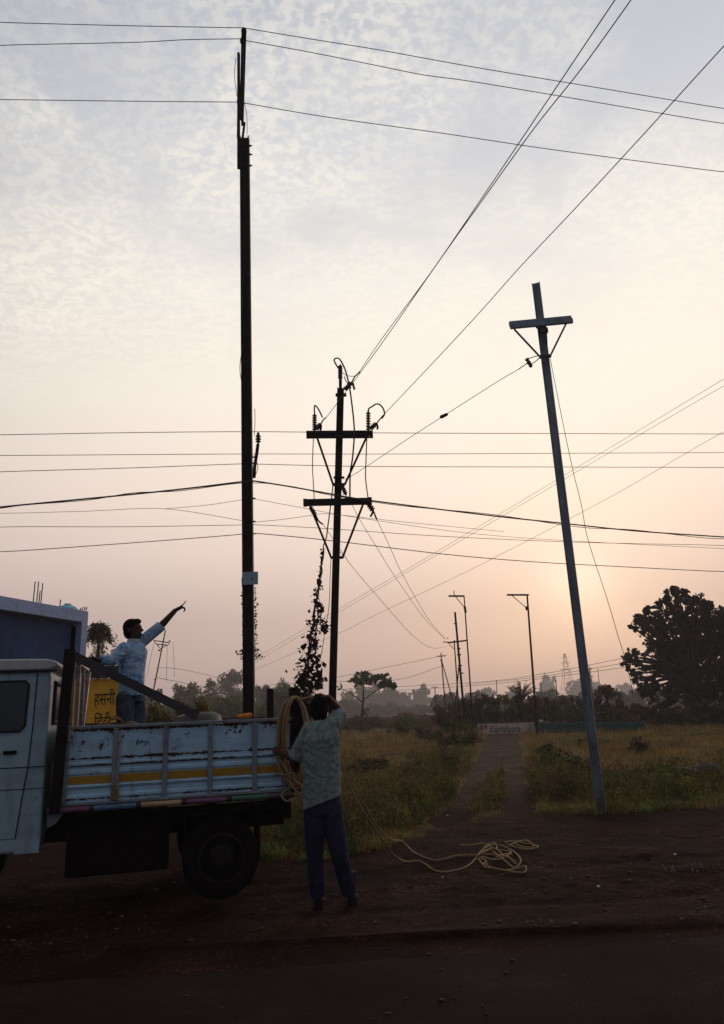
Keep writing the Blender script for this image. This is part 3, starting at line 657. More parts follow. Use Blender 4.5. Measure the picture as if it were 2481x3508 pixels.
# nearer bushes
bushes = [(1450, 2660, 60, 2592, 'mid', 3000, 'leafy green bush left of the narrow part of the track'), (1535, 2640, 44, 2585, 'mid', 2200, 'green bush touching the left rut of the track'), (1300, 2640, 50, 2590, 'dark', 2000, 'dark low bush in the middle of the left field'),
 (1850, 2690, 46, 2625, 'mid', 2400, 'bright green bush touching the right rut of the track'), (2130, 2700, 60, 2645, 'dark', 2400, 'dark bush right of the leaning pole foot'), (2210, 2680, 50, 2625, 'mid', 2200, 'green bush in the weeds well right of the leaning pole'), (2030, 2560, 60, 2525, 'olive', 1800, 'low olive bush behind the leaning pole'),
 (1250, 2512, 95, 2445, 'olive', 2600, 'pale bush left of the dark green bush in the field'),
 (1400, 2520, 80, 2455, 'mid', 3000, 'greyish green bush in the middle of the left field'),
 (1470, 2545, 50, 2478, 'brown', 1800, 'dry bush leaning against the dark green bush'),
 (1570, 2575, 75, 2462, 'mid', 4200, 'dark green round bush beside the far end of the track'),
 (1620, 2560, 40, 2500, 'olive', 1400, 'low bush where the banner begins'),
 (1900, 2650, 70, 2560, 'mid', 3400, 'green bush just right of the track'),
 (1985, 2670, 55, 2590, 'dark', 2400, 'dark bush left of the leaning steel pole'),
 (1870, 2590, 40, 2540, 'mid', 1500, 'small green bush behind the slender lamp pole foot'),
 (2190, 2590, 40, 2520, 'brown', 1200, 'thin dry bush in the right field'),
 (2310, 2700, 80, 2640, 'brown', 2400, 'dry reddish bush near the right edge'),
 (1245, 2660, 60, 2600, 'olive', 2200, 'low bush behind the rope on the left verge'),
 (1420, 2700, 90, 2610, 'brown', 3600, 'dry reddish brown bush at the middle of the left weeds')]
for i, (x, by, hw, ty, mk, n, lab) in enumerate(bushes):
    b = G(x, by); d = b[1]; ztop = zof(x, ty, d); r_ = hw / pxm(d)
    tree('wild_bush', b, ztop, [((b[0], d, ztop * .45), (r_, r_ * .8, ztop * .5), 1.)], max(.035, 5.5 / pxm(d)), .02, FM[mk], lab, 'bush', 'wild bushes in the field', n=n, nclump=34, clump=.25, hollow=.2, limbs=14, seed=400 + i)
# yellow flowering shrub behind the truck bed
for i, (x, ty, hw, lab) in enumerate([(540, 2412, 50, 'yellow flowering shrub behind the pointing man'), (620, 2418, 55, 'yellow flowering shrub under the sloping beam'), (690, 2398, 34, 'tall yellow flowering shrub at the lower end of the beam')]):
    d = 17.; b = at_ground(x, d); ztop = zof(x, ty, d); r_ = hw / pxm(d)
    tree('flowering_shrub', b, ztop, [((b[0], d, ztop * .6), (r_, r_, ztop * .42), 1.)], .07, .03, FM['yellow'], lab, 'shrub', 'flowering shrubs behind the truck', n=3000, nclump=30, clump=.28, hollow=.2, limbs=8, seed=500 + i)
# bare spiky shrub and palm standing above the hedge
def spiky(name, x, by, ty, d, label, n=26, spread=.55, seed=1, leaf=False):
    g = random.Random(seed); b = at_ground(x, d); z1 = zof(x, ty, d); root = empty(name, b, label, 'shrub' if not leaf else 'palm'); mb = MB(); ends = []
    z0 = zof(x, by, d)
    mb.tube(spline([b, np.array([b[0] + .05, d, z0 * .5]), np.array([b[0], d, z0])], 4), .07, 6)
    for i in range(n):
        a = g.uniform(0, 2 * math.pi); k = g.uniform(.3, 1); L_ = (z1 - z0) * g.uniform(.6, 1.05)
        e_ = np.array([b[0] + math.cos(a) * k * spread * (z1 - z0), d + math.sin(a) * k * spread * (z1 - z0), z0 + L_ * (1.05 - .5 * k)])
        m_ = np.array([b[0], d, z0]) + (e_ - np.array([b[0], d, z0])) * .5 + np.array([0, 0, .1 * L_])
        if leaf: e_[2] = z0 + (z1 - z0) * (.55 - .5 * k); m_[2] = z0 + (z1 - z0) * g.uniform(.6, 1.)
        pts = spline([np.array([b[0], d, z0]), m_, e_], 5); mb.tube(pts, [.035 * (1 - .8 * j / 10) + .004 for j in range(11)], 4)
        ends.append(pts)
    mb.build('trunk', MT['trunk'], root, True)
    Cc = []
    for pts in ends:
        for j, q in enumerate(pts[4:]):
            for _ in range(5 if leaf else 3): Cc.append(q + rng.normal(0, .06, 3) - (np.array([0, 0, .08]) if leaf else 0))
    V, Fq = leaf_quads(np.array(Cc), .10, .24 if leaf else .14, -.8 if leaf else 0, .3); raw('crown', V, Fq, FM['brown' if not leaf else 'olive'], root)
spiky('bare_shrub', 1792, 2400, 2322, 48, 'bare spiky shrub rising above the hedge near the lamp pole', 30, .75, 3)
spiky('date_palm', 2085, 2395, 2345, 44, 'small drooping palm between leaning pole and big tree', 22, 1.15, 5, True)
spiky('thin_sapling', 2033, 2370, 2262, 46, 'thin sapling with a few leaves right of the leaning pole', 9, .14, 8)
spiky('roadside_palm', 325, 2210, 2135, 30, 'dark fan palm against the sky beside the blue house', 26, .8, 9, True)

# ------------------------------------------------------------------ wires
def wire(name, label, pts, d0, d1, px=2.6, cat='power line', n=6, m=None, sag=0, group=None):
    xs_ = [p[0] for p in pts]; x0, x1 = xs_[0], xs_[-1]; ys_ = [p[1] for p in pts]
    L_ = [0]
    for a, b in zip(pts, pts[1:]): L_.append(L_[-1] + math.hypot(b[0] - a[0], b[1] - a[1]))
    Q = []
    for p, l_ in zip(pts, L_):                            # depth varies so that 1/depth is linear along the span: straight in plan
        k = l_ / L_[-1]; Q.append(P(p[0], p[1], 1 / ((1 - k) / d0 + k / d1)))
    Q = spline(Q, n)
    dm = np.array([(np.array(q) - CAM) @ _f for q in Q]); rr_ = px / 2 * np.mean(dm) / F if max(dm) / min(dm) < 2 else None
    r_ = [rr_] * len(Q) if rr_ else [max(.0035, px / 2 * math.sqrt(min(dm) * v) / F) for v in dm]
    return MB().tube(Q, r_, 5).build(name, m or MT['wire'], None, True, label=label, cat=cat, group=group)
K = 1.52771
def dp(*a): return [(x * K, y * K) for x, y in a]
arm_z = 14.9
dN = PZ(836, 100, arm_z)[1]; dM = PZ(835, 137, arm_z)[1]; dFar = PZ(820, 345, arm_z)[1]
wire('power_line', 'topmost power line running left from the tall dark pole', dp((0, 50), (61, 52), (300, 58), (546, 62.5)), dN - .3, dN)
wire('power_line', 'topmost power line running right from the tall dark pole', dp((546, 62.5), (700, 88), (850, 112), (1060, 150), (1300, 190), (1577, 236), (1640, 245)), dN, dN + 1.2)
wire('power_line', 'second highest power line running left from the tall dark pole', dp((0, 102), (61, 100), (300, 95), (420, 89), (546, 87)), dM - .3, dM)
wire('power_line', 'second highest power line running right from the tall dark pole', dp((546, 90), (700, 118), (850, 148), (950, 168), (1060, 183), (1300, 223), (1577, 270), (1640, 278)), dM, dM + 1.2)
wire('power_line', 'third power line running left from the tall dark pole crossarm', dp((0, 223), (61, 224), (300, 227), (535, 229)), dFar - .3, dFar)
wire('power_line', 'third power line running right from the tall dark pole crossarm', dp((536, 229), (730, 262), (1000, 300), (1200, 330), (1370, 353), (1577, 380), (1640, 387)), dFar, dFar + 1.2)
wire('power_line', 'level power line touching the small insulator of the tall pole', dp((0, 975), (61, 974), (300, 970), (578, 968), (900, 971), (1577, 973), (1640, 973)), 12.6, 15.5, 2.4)
wire('power_line', 'level power line just below the upper crossarm line', dp((0, 1021), (61, 1021), (550, 1018), (900, 1018), (1577, 1015), (1640, 1015)), 12.9, 15.8, 2.2)
wire('power_line', 'power line just above the thick black cable', dp((0, 1058), (61, 1056), (300, 1049), (548, 1040), (590, 1041), (830, 1046), (1200, 1047), (1577, 1048), (1640, 1048)), 12.7, 15.6, 2.4)
wire('thick_cable', 'thick black cable running left from the tall pole', dp((0, 1137), (61, 1131), (300, 1108), (430, 1094), (548, 1079.5), (572, 1078.5)), 12.2, 12.3, 6.)
wire('thick_cable', 'thick black cable running right past the twin crossarm pole', dp((572, 1078.5), (650, 1091), (740, 1107), (830, 1122), (1100, 1156), (1260, 1173), (1420, 1190), (1577, 1201), (1640, 1205)), 12.3, 15, 5.)
wire('twisted_cable', 'thinner cable wound loosely along the thick black cable', dp((0, 1140), (61, 1132), (200, 1121), (300, 1105), (400, 1101), (548, 1083), (650, 1090), (740, 1110), (900, 1134), (1100, 1153), (1300, 1182), (1420, 1188), (1577, 1206), (1640, 1208)), 12.2, 15, 2.6)
wire('service_wire', 'thin service wire crossing left of the tall pole in a shallow kink', dp((0, 1151), (61, 1150), (200, 1146), (370, 1141), (548, 1168)), 13, 12.5, 1.7)
wire('service_wire', 'faint service wire rising to the tall pole from the left', dp((370, 1141), (470, 1132), (548, 1120), (575, 1120), (680, 1139), (830, 1165), (1130, 1203), (1577, 1228), (1640, 1230)), 12.8, 16, 1.6)
wire('service_wire', 'thin service wire just above the lowest line at the tall pole', dp((0, 1182), (61, 1181), (300, 1181), (548, 1177), (580, 1177), (730, 1185), (1000, 1203), (1300, 1216), (1577, 1222), (1640, 1224)), 12.7, 16, 2.)
wire('service_wire', 'thin service wire rising from the tall pole to the lower crossarm', dp((560, 1172), (640, 1164), (704, 1155), (745, 1153), (900, 1170), (1130, 1192)), 12.5, 16, 1.6)
wire('power_line', 'lowest power line running left from the tall pole', dp((0, 1237), (61, 1234), (300, 1217), (470, 1204), (552, 1197)), 12.4, 12.4, 2.8)
wire('power_line', 'lowest power line running right across the leaning steel pole', dp((566, 1196), (600, 1198), (740, 1212), (1000, 1243), (1200, 1260), (1400, 1271), (1577, 1280), (1640, 1282)), 12.4, 15.5, 2.8)
wire('overhead_line', 'left one of the twin lines rising steeply to the top edge', dp((803, 838), (860, 755), (960, 620), (1060, 475), (1180, 297), (1353, 39), (1385, -8)), 14.2, 6.5, 3.2)
wire('overhead_line', 'right one of the twin lines rising steeply to the top edge', [(1117, 1432), (1158, 1378), (1225, 1290), (1330, 1146), (1490, 915), (1650, 690), (1830, 440), (1985, 245), (2120, 59), (2165, -5)], 14.3, 6.5, 3.2)
wire('overhead_line', 'single line rising from the right insulator to the right edge', [(1312, 1424), (1460, 1268), (1635, 1080), (1780, 917), (1971, 714), (2131, 541), (2261, 399), (2409, 236), (2490, 147)], 14.2, 6.8, 3.2)
wire('guy_wire', 'guy wire between the leaning steel pole and the twin crossarm pole', [(1777, 1265), (1720, 1298), (1650, 1342), (1520, 1425), (1400, 1502), (1235, 1612), (1182, 1642)], 11.2, 14, 2.2, 'guy wire')
MB().cone(P(1513, 1428, 12.5), .035, P(1530, 1420, 12.5), .03, 8).build('wire_clamp', MT['black_steel'], None, True, label='small dark clamp halfway along the guy wire', cat='clamp')
wire('distant_line', 'upper one of the paired faint lines slanting down to the left', dp((1640, 840), (1577, 878), (1300, 1045), (1100, 1165), (890, 1290), (760, 1365), (600, 1460), (562, 1482)), 16, 60, 1.5)
wire('distant_line', 'lower one of the paired faint lines slanting down to the left', dp((1640, 856), (1577, 892), (1300, 1054), (1100, 1173), (890, 1297), (760, 1373), (590, 1475), (562, 1492)), 16.2, 61, 1.5)
wire('distant_line', 'lone faint line slanting down to the left under the pair', dp((1640, 960), (1577, 994), (1340, 1130), (1050, 1280), (830, 1385), (760, 1420), (565, 1505)), 17, 60, 1.5)
wire('field_line', 'sagging line from the left crossarm end to the far poles', [(1106, 1794), (1142, 1847), (1182, 1905), (1214, 1950), (1333, 2088), (1402, 2165), (1450, 2205), (1488, 2221), (1528, 2215)], 14, 44, 2.0)
wire('field_line', 'left one of two steep lines dropping to the far poles', [(1190, 1700), (1208, 1732), (1231, 1777), (1293, 1878), (1355, 1977), (1458, 2122), (1525, 2189)], 14, 44, 2.0)
wire('field_line', 'right one of two steep lines dropping to the far poles', [(1291, 1779), (1339, 1880), (1385, 1979), (1466, 2118), (1500, 2160), (1527, 2189)], 14, 44, 2.0)
wire('far_line', 'highest hair thin line above the far trees at the right', [(1130, 2325), (1500, 2250), (1510, 2248)], 60, 56, 1.3)
wire('far_line', 'hair thin line left of the far poles', [(860, 2352), (1100, 2335), (1350, 2330), (1513, 2283)], 60, 56, 1.3)
wire('far_line', 'hair thin level line across the far right sky', [(1150, 2362), (1600, 2340), (1850, 2310), (2150, 2252)], 90, 60, 1.3)
wire('far_line', 'lowest hair thin line across the far right sky', [(1150, 2378), (1600, 2350), (1850, 2325), (2150, 2285)], 92, 60, 1.3)
wire('far_line', 'middle hair thin line across the far right sky', [(1600, 2345), (1850, 2318), (2150, 2270)], 92, 60, 1.3)
wire('dangling_wire', 'dark wire dangling from the top of the leaning steel pole', [(1885, 1228), (1905, 1330), (1935, 1480), (1965, 1620), (1992, 1730), (2010, 1830), (2040, 1930), (2062, 1995), (2095, 2100), (2118, 2180), (2140, 2250), (2160, 2330), (2170, 2390)], 11.2, 13.5, 2.2, 'wire')

# ------------------------------------------------------------------ tall dark pole
d = 12.5; b = at_ground(857, d); top = P(838.5, 473, d)
root = empty('tall_pole', b, 'tall blackened steel utility pole rising behind the truck bed', 'utility pole')
MB().ibeam(b - np.array([0, 0, .1]), top, .182, .14, .02, (1, 0, 0)).build('pole_shaft', MT['black_steel'], root)
mb = MB()
mb.channel(P(818, 577, d - .12), P(818, 183, d - .12), .052, .06, .01, (1, 0, 0)).build('extension_strut', MT['black_steel'], root)
mb = MB(); a0 = PZ(836, 107, arm_z); a1 = PZ(828, 410, arm_z)
mb.channel(a0, a1, .10, .06, .012, (1, 0, 0)).build('crossarm', MT['black_steel'], root)
mb = MB(); mb.bar(P(831, 430, d - .08), PZ(831, 160, arm_z - .05), .05, .03, (1, 0, 0)); mb.bar(P(816, 470, d - .1), PZ(818, 330, arm_z - .05), .05, .03, (1, 0, 0)); mb.bar(P(826, 520, d - .05), P(838, 420, d), .04, .04)
mb.build('arm_brace', MT['black_steel'], root)
INS = [(.02, 0), (.02, .02), (.055, .03), (.03, .05), (.03, .06), (.06, .07), (.03, .09), (.03, .10), (.055, .11), (.028, .135), (.03, .15), (.018, .17), (.01, .175)]
for (x, y) in ((836, 118), (832, 150), (820, 358)):
    q = PZ(x, y, arm_z + .05); MB().lathe(q, (0, 0, 1), INS, 12).build('insulator', MT['ceramic'], root, True)
for y in (500, 530, 568): q = P(838, y, d - .09); mb = MB(); mb.bar(q - np.array([.1, 0, 0]), q + np.array([.115, 0, 0]), .02, .03); mb.lathe(q + np.array([.11, 0, 0]), (1, 0, 0), [(.012, 0), (.022, .004), (.022, .02), (.01, .024), (.01, .05)], 8); mb.build('clamp_band', MT['black_steel'], root)
mb = MB(); mb.tube(spline([P(*q, d - .1) for q in ((871, 1636), (873, 1598), (879, 1560), (884, 1522))], 3), .03, 8); mb.build('insulator_pin', MT['black_steel'], root, True)
MB().lathe(P(885, 1520, d - .1), (0, 0, 1), [(a * .95, h_ * 1.25) for a, h_ in INS], 12).build('insulator', MT['ceramic'], root, True)
q0 = P(831, 1960, d - .13); q1 = P(884, 1960, d - .13); q2 = P(832, 2004, d - .13)
mb = MB(); mid = (q1 + q2) / 2; mb.bar(np.array([mid[0], mid[1], q2[2]]), np.array([mid[0], mid[1], q0[2]]), abs(q1[0] - q0[0]), .012, (1, 0, 0)); pl = mb.build('name_plate', MT['plate'], root, bevel=.01)
MB().lathe(P(864, 1983, d - .137), (0, -1, 0), [(.022, 0), (.022, .004)], 12).build('plate_mark', simple('orange_mark', (.35, .12, .05), .7), pl)
mb = MB()
for s_ in (((834, 1962), (829, 1985), (830, 2010)), ((873, 1400), (874, 1440), (872, 1490)), ((834, 1780), (833, 1850), (836, 1920)), ((835, 1510), (828, 1540), (836, 1560)), ((832, 1180), (822, 1260), (830, 1320)), ((870, 1560), (884, 1600), (870, 1640)), ((847, 460), (846, 400), (838, 350)), ((808, 200), (804, 260), (812, 330)), ((829, 900), (826, 980), (832, 1050))):
    MB().tube(spline([P(*q, d - .1) for q in s_], 5), .006, 4).build('loose_wire', MT['wire'], root)
for y in (1568, 1589, 1709, 1788, 1830): q = P(854, y, d); MB().bar(q - np.array([.115, .02, 0]), q + np.array([.115, -.02, 0]), .02, .02).build('bolt', MT['black_steel'], root)
# shoots climbing the pole
Cc = []
for i in range(420):
    y = random.choice((random.uniform(2010, 2230), random.uniform(2010, 2230), random.uniform(2225, 2260))); sgn = random.choice((-1, 1)); ext = 4 if y < 2225 else 12
    Cc.append(P(855 + sgn * (18 + abs(random.gauss(0, ext))), y, d - random.uniform(-.05, .12)))
V, Fq = leaf_quads(np.array(Cc), .02, .05); raw('creeper', V, Fq, FM['vine'], None, label='sparse creeper leaves climbing both edges of the tall dark pole', cat='creeper')

# ------------------------------------------------------------------ pole with two crossarms
d = 14.; b = at_ground(1137, d); b[0] = G(1137, 2620)[0] * d / G(1137, 2620)[1]
ptop = P(1167.5, 1330, d); pb = P(1139, 2398, d); base = pb + (pb - ptop) * (pb[2] / (ptop[2] - pb[2]))
root = empty('crossarm_pole', base, 'dark utility pole carrying two crossarms with insulators', 'utility pole')
MB().ibeam(base, ptop, .138, .11, .016, (1, 0, 0)).build('pole_shaft', MT['black_steel'], root)
MB().tube([P(1166.5, 1335, d), P(1166.5, 1298, d)], .033, 8).build('top_pipe', MT['black_steel'], root, True)
FR = d - .12
def crossarm(x0, y0, x1, y1, hpx, mb=None):
    mb = MB(); a = P(x0, y0, FR); b_ = P(x1, y1, FR); mb.channel(a, b_, hpx / 160., .06, .01, (0, 0, 1))
    for q, e_ in ((a, -.035), (b_, .035)): mb.bar(q + np.array([e_, 0, -.07]), q + np.array([e_, 0, .07]), .07, .09, (1, 0, 0))
    return mb.build('crossarm', MT['black_steel'], root)
crossarm(1062, 1489, 1266, 1488, 24); crossarm(1052, 1722, 1262, 1717, 21)
for a, b_ in (((1087, 1500), (1142, 1661)), ((1255, 1500), (1181, 1661)), ((1062, 1732), (1135, 1910)), ((1244, 1728), (1174, 1910))):
    MB().bar(P(*a, FR - .05), P(*b_, FR - .05), .042, .012, (1, 0, 0)).build('brace', MT['black_steel'], root)
for x0, x1, y, h_ in ((1150, 1187, 1353, 9), (1141, 1182, 1660, 8), (1143, 1180, 1636, 6), (1133, 1176, 1910, 7)):
    MB().bar(P(x0, y, d - .1), P(x1, y, d - .1), h_ / 155., .05, (0, 0, 1)).build('clamp_band', MT['black_steel'], root)
def pin(x, y0, y1, d_=FR):
    n = 7; q0 = P(x, y0, d_); q1 = P(x, y1, d_); H_ = q1[2] - q0[2]; pr = [(.018, 0)]
    for i in range(n): z = .08 + .86 * i / n; pr += [(.024, z * H_), (.05, (z + .02) * H_), (.052, (z + .035) * H_), (.024, (z + .07) * H_)]
    pr += [(.02, .94 * H_), (.014, H_)]
    MB().lathe(q0, (q1 - q0), pr, 12).build('insulator', MT['ceramic'], root, True)
pin(1078, 1478, 1415); pin(1262, 1478, 1405); pin(1166, 1300, 1248, d)
def strain(a, b_, r_=.055, d_=FR):
    q0 = P(*a, d_); q1 = P(*b_, d_); H_ = np.linalg.norm(q1 - q0); pr = [(.015, 0)]
    for i in range(4): z = .1 + .8 * i / 4; pr += [(r_ * .6, z * H_), (r_, (z + .05) * H_), (r_, (z + .11) * H_), (r_ * .6, (z + .16) * H_)]
    pr += [(.015, H_)]; MB().lathe(q0, q1 - q0, pr, 12).build('strain_insulator', MT['ceramic'], root, True)
strain((1181, 1336), (1207, 1308)); strain((1083, 1472), (1101, 1450)); strain((1268, 1470), (1292, 1449)); strain((1259, 1719), (1280, 1752), .06); strain((1062, 1735), (1083, 1768), .05); strain((1171, 1662), (1187, 1697), .05)
mb = MB()
for pts, r_ in ((((1207, 1308), (1216, 1290), (1234, 1273)), .014), (((1209, 1312), (1212, 1325), (1215, 1334)), .022), (((1101, 1450), (1108, 1438), (1118, 1430)), .014), (((1098, 1452), (1100, 1465), (1098, 1474)), .022),
              (((1292, 1449), (1302, 1436), (1314, 1422)), .014), (((1290, 1450), (1294, 1462), (1293, 1470)), .022), (((1281, 1753), (1286, 1768), (1292, 1780)), .016), (((1278, 1752), (1274, 1762), (1269, 1770)), .02), (((1083, 1768), (1092, 1785), (1106, 1796)), .016)):
    MB().tube(spline([P(*q, FR) for q in pts], 4), r_, 6).build('wire_clamp', MT['black_steel'], root, True)
jl = [(((1160, 1262), (1150, 1246), (1145, 1233), (1152, 1227), (1162, 1229), (1172, 1243), (1184, 1270), (1196, 1318), (1204, 1370), (1212, 1440), (1214, 1492), (1208, 1570), (1200, 1622), (1199, 1712)), .016),
      (((1078, 1418), (1077, 1398), (1080, 1389), (1092, 1403), (1105, 1430)), .015), (((1262, 1408), (1264, 1400), (1276, 1392), (1290, 1384), (1304, 1388), (1315, 1404), (1317, 1420), (1308, 1434)), .016),
      (((1074, 1500), (1071, 1590), (1074, 1658), (1077, 1714)), .009), (((1257, 1500), (1254, 1585), (1253, 1641), (1262, 1712)), .011), (((1172, 1276), (1188, 1286), (1210, 1289), (1225, 1284)), .007),
      (((1141, 1660), (1138, 1690), (1132, 1740), (1128, 1770), (1123, 1806), (1118, 1843), (1108, 1870)), .012), (((1180, 1290), (1186, 1306), (1204, 1330)), .01), (((1165, 1890), (1172, 1900), (1180, 1912)), .006)]
for pts, r_ in jl: MB().tube(spline([P(*q, FR - .02) for q in pts], 5), r_, 6).build('jumper_cable', MT['wire'], root, True)
# guy wires down from this pole and the creeper on them
gy = [(1107, 1872), (1101, 1951), (1088, 2033), (1073, 2139), (1063, 2209), (1052, 2280), (1045, 2350), (1040, 2440), (1034, 2560)]
wire('guy_wire', 'guy wire buried in hanging creeper left of the twin crossarm pole', gy, 14, 13.2, 2.4, 'guy wire')
wire('guy_wire', 'slack wire hanging between the creeper and the twin crossarm pole', [(1134, 1915), (1131, 1986), (1127, 2080), (1115, 2150), (1103, 2233), (1089, 2285), (1078, 2339), (1070, 2400), (1060, 2500)], 14, 13.3, 2.4, 'guy wire')
Cc = []; sz = []
Gs = spline([P(x, y, 13.7) for x, y in gy[:7]], 24)
def spray(cen, n, sd, lo_, hi_):
    for _ in range(n): Cc.append(np.asarray(cen) + np.array([random.gauss(0, sd), random.gauss(0, sd), random.gauss(0, sd)])); sz.append(random.uniform(lo_, hi_))
m_ = len(Gs)
for i, q in enumerate(Gs):
    t_ = i / m_; dens = .5 + 4.6 * t_ ** 1.3 * (1 + .5 * math.sin(i * .9)); sd = .018 + .085 * t_ ** 1.2
    spray(q + np.array([.10 * t_ * math.sin(i * .35), 0, 0]), int(dens) + (random.random() < dens % 1), sd, .05, .10)
for pts in (((1085, 2060), (1095, 2095), (1106, 2140), (1118, 2163)), ((1075, 2120), (1080, 2200), (1082, 2270)), ((1087, 2280), (1095, 2310), (1097, 2340), (1092, 2355)), ((1060, 2250), (1064, 2310), (1070, 2370)), ((1040, 2300), (1034, 2335), (1030, 2350))):
    for q in spline([P(x, y, 13.6) for x, y in pts], 12): spray(q, 3, .04, .05, .09)
for _ in range(260): spray(P(random.gauss(1046, 14), 2400 - abs(random.gauss(0, 26)), 13.5), 1, .05, .06, .12)
C2 = np.array(Cc); V, Fq = leaf_quads(C2, .025, .10, 0, .8)
vine_o = raw('creeper', V, Fq, FM['vine'], None, label='ragged leafy creeper hanging on a guy wire below the twin crossarms', cat='creeper')
for pts in (gy[:8], [(1107, 1880), (1096, 1990), (1082, 2060), (1070, 2160), (1054, 2250), (1040, 2340)], [(1085, 2060), (1095, 2095), (1106, 2140), (1118, 2163)], [(1088, 2100), (1082, 2200), (1084, 2270), (1095, 2310), (1097, 2340)], [(1066, 2200), (1056, 2290), (1060, 2380)]):
    q = spline([P(x, y, 13.65) for x, y in pts], 10); q = [a + np.array([.02 * math.sin(i * .7), 0, .0]) for i, a in enumerate(q)]; MB().tube(q, .013, 5).build('creeper_stem', MT['trunk'], vine_o, True)

# ------------------------------------------------------------------ leaning galvanised pole
base = G(2062, 2790); d = base[1]; top = P(1836, 970, d)
root = empty('leaning_pole', base, 'grey galvanised steel pole leaning left with a bare crossarm', 'utility pole')
sd_ = (math.cos(.38), -math.sin(.38), 0)
MB().ibeam(base - np.array([0, 0, .08]), top, .128, .075, .01, sd_).build('pole_shaft', MT['galv'], root)
FR = d - .1
mb = MB(); a = P(1745, 1111, FR); b_ = P(1957, 1091, FR); mb.channel(a, b_, .085, .05, .008, (0, 0, 1)); mb.channel(a + np.array([0, -.055, -.07]), b_ + np.array([0, -.055, -.07]), .085, .05, .008, (0, 0, 1))
mb.build('crossarm', MT['galv'], root)
for a, b_ in (((1762, 1128), (1850, 1222)), ((1940, 1108), (1884, 1222))): MB().bar(P(*a, FR - .03), P(*b_, FR + .02), .03, .012, (1, 0, 0)).build('brace', MT['galv_dark'], root)
MB().bar(P(1848, 1223, FR), P(1888, 1219, FR), .05, .04, (0, 0, 1)).build('clamp_band', MT['galv_dark'], root)
mb = MB(); mb.bar(P(1835, 1112, FR - .05), P(1870, 1110, FR - .05), .13, .03, (0, 0, 1)); mb.lathe(P(1866, 1122, FR), (0, 0, -1), [(.03, 0), (.055, .02), (.055, .08), (.03, .12), (.02, .3)], 10); mb.build('crossarm_bracket', MT['galv_dark'], root)
mb = MB()
for pts in (((1850, 1217), (1830, 1222), (1812, 1228)), ((1850, 1225), (1835, 1238), (1820, 1248)), ((1812, 1240), (1795, 1252), (1777, 1265))): mb.tube([P(*q, FR) for q in pts], .008, 5)
mb.build('guy_strap', MT['galv_dark'], root)
mb = MB(); q0 = P(1804, 1228, FR); q1 = P(1820, 1256, FR); mb.lathe(q0, q1 - q0, [(.02, 0), (.035, .01), (.035, .03), (.022, .05), (.035, .07), (.035, .10), (.022, .12), (.035, .14), (.02, .17)], 10); mb.build('strain_insulator', MT['ceramic'], root, True)

# ------------------------------------------------------------------ far poles
def lamp_pole(label, base_xy, top_xy, d, arm, brace, rpx, extra=None):
    q0 = P(*base_xy, d); q1 = P(*top_xy, d); k = q0[2] / max(.5, (q1[2] - q0[2])); bs = q0 - (q1 - q0) * k
    root = empty('bracket_pole', bs, label, 'pole', 'slim poles with a single side arm'); r_ = rpx / 2 / pxm(d)
    MB().tube([bs, (bs + q1) / 2, q1], [r_, r_ * .95, r_ * .75], 8).build('pole_shaft', MT['black_steel'], root, True)
    MB().bar(P(*arm[0], d), P(*arm[1], d), 6 / pxm(d), .06, (0, 0, 1)).build('side_arm', MT['black_steel'], root)
    MB().bar(P(*brace[0], d), P(*brace[1], d), 2.4 / pxm(d), .03).build('brace', MT['black_steel'], root)
    mb = MB()
    for e_ in extra or ((brace[1][0], brace[1][1]),): mb.lathe(P(e_[0], e_[1], d) - np.array([0, 0, .1]), (0, 0, 1), [(r_ * 1.2, 0), (r_ * 1.6, .05), (r_ * 1.6, .16), (r_ * 1.2, .2)], 8)
    mb.build('collar', MT['black_steel'], root); return root
lamp_pole('slender dark pole with side arm standing by the banner', (1842, 2527), (1806, 2036), 37.9, ((1737, 2038), (1812, 2038)), ((1755, 2041), (1806, 2084)), 8)
rt = lamp_pole('thin pole with side arm and spike beside the dark far pole', (1617, 2430), (1590, 2040), 40, ((1537, 2042), (1591, 2042)), ((1560, 2043), (1592, 2082)), 5.5, ((1593, 2083), (1595, 2094)))
MB().bar(P(1556, 2042, 40), P(1556, 2023, 40), .04, .04).build('spike', MT['black_steel'], rt)
def far_pole(name, label, pts, wpx, d, arms=(), knobs=(), braces=()):
    q1 = P(*pts[0], d); q0 = P(*pts[1], d); bs = q0 - (q1 - q0) * (q0[2] / (q1[2] - q0[2])) if q0[2] > .05 else q0
    root = empty(name, bs, label, 'utility pole'); MB().tube([bs, q1], [wpx / 2 / pxm(d), wpx / 2.4 / pxm(d)], 8).build('pole_shaft', MT['black_steel'], root, True)
    for a, b_, h_ in arms: MB().bar(P(*a, d - .1), P(*b_, d - .1), h_ / pxm(d), .08, (0, 0, 1)).build('crossarm', MT['black_steel'], root)
    for a, b_ in braces: MB().bar(P(*a, d - .1), P(*b_, d - .1), 2. / pxm(d), .04).build('brace', MT['black_steel'], root)
    for x, y, w_ in knobs: MB().bar(P(x - w_ / 2, y, d - .08), P(x + w_ / 2, y, d - .08), 4 / pxm(d), .1, (0, 0, 1)).build('insulator', MT['ceramic'], root)
    return root
far_pole('dark_pole', 'thick dark pole with a level crossarm among the far poles', ((1559, 2097), (1591, 2450)), 8.5, 38, [((1533, 2202), (1600, 2194), 5)], [(1561, 2136, 11), (1572, 2222, 12), (1573, 2243, 14), (1576, 2280, 14), (1582, 2306, 12)])
far_pole('thin_pole', 'thin pole standing just left of the thick dark far pole', ((1556, 2193), (1571, 2410)), 5, 46, [((1518, 2199), (1536, 2200), 3)], [(1534, 2186, 3)], [((1538, 2205), (1556, 2224))])
far_pole('strut_pole', 'slanting strut pole crossing the foot of the far poles', ((1572, 2285), (1559, 2430)), 5, 45)
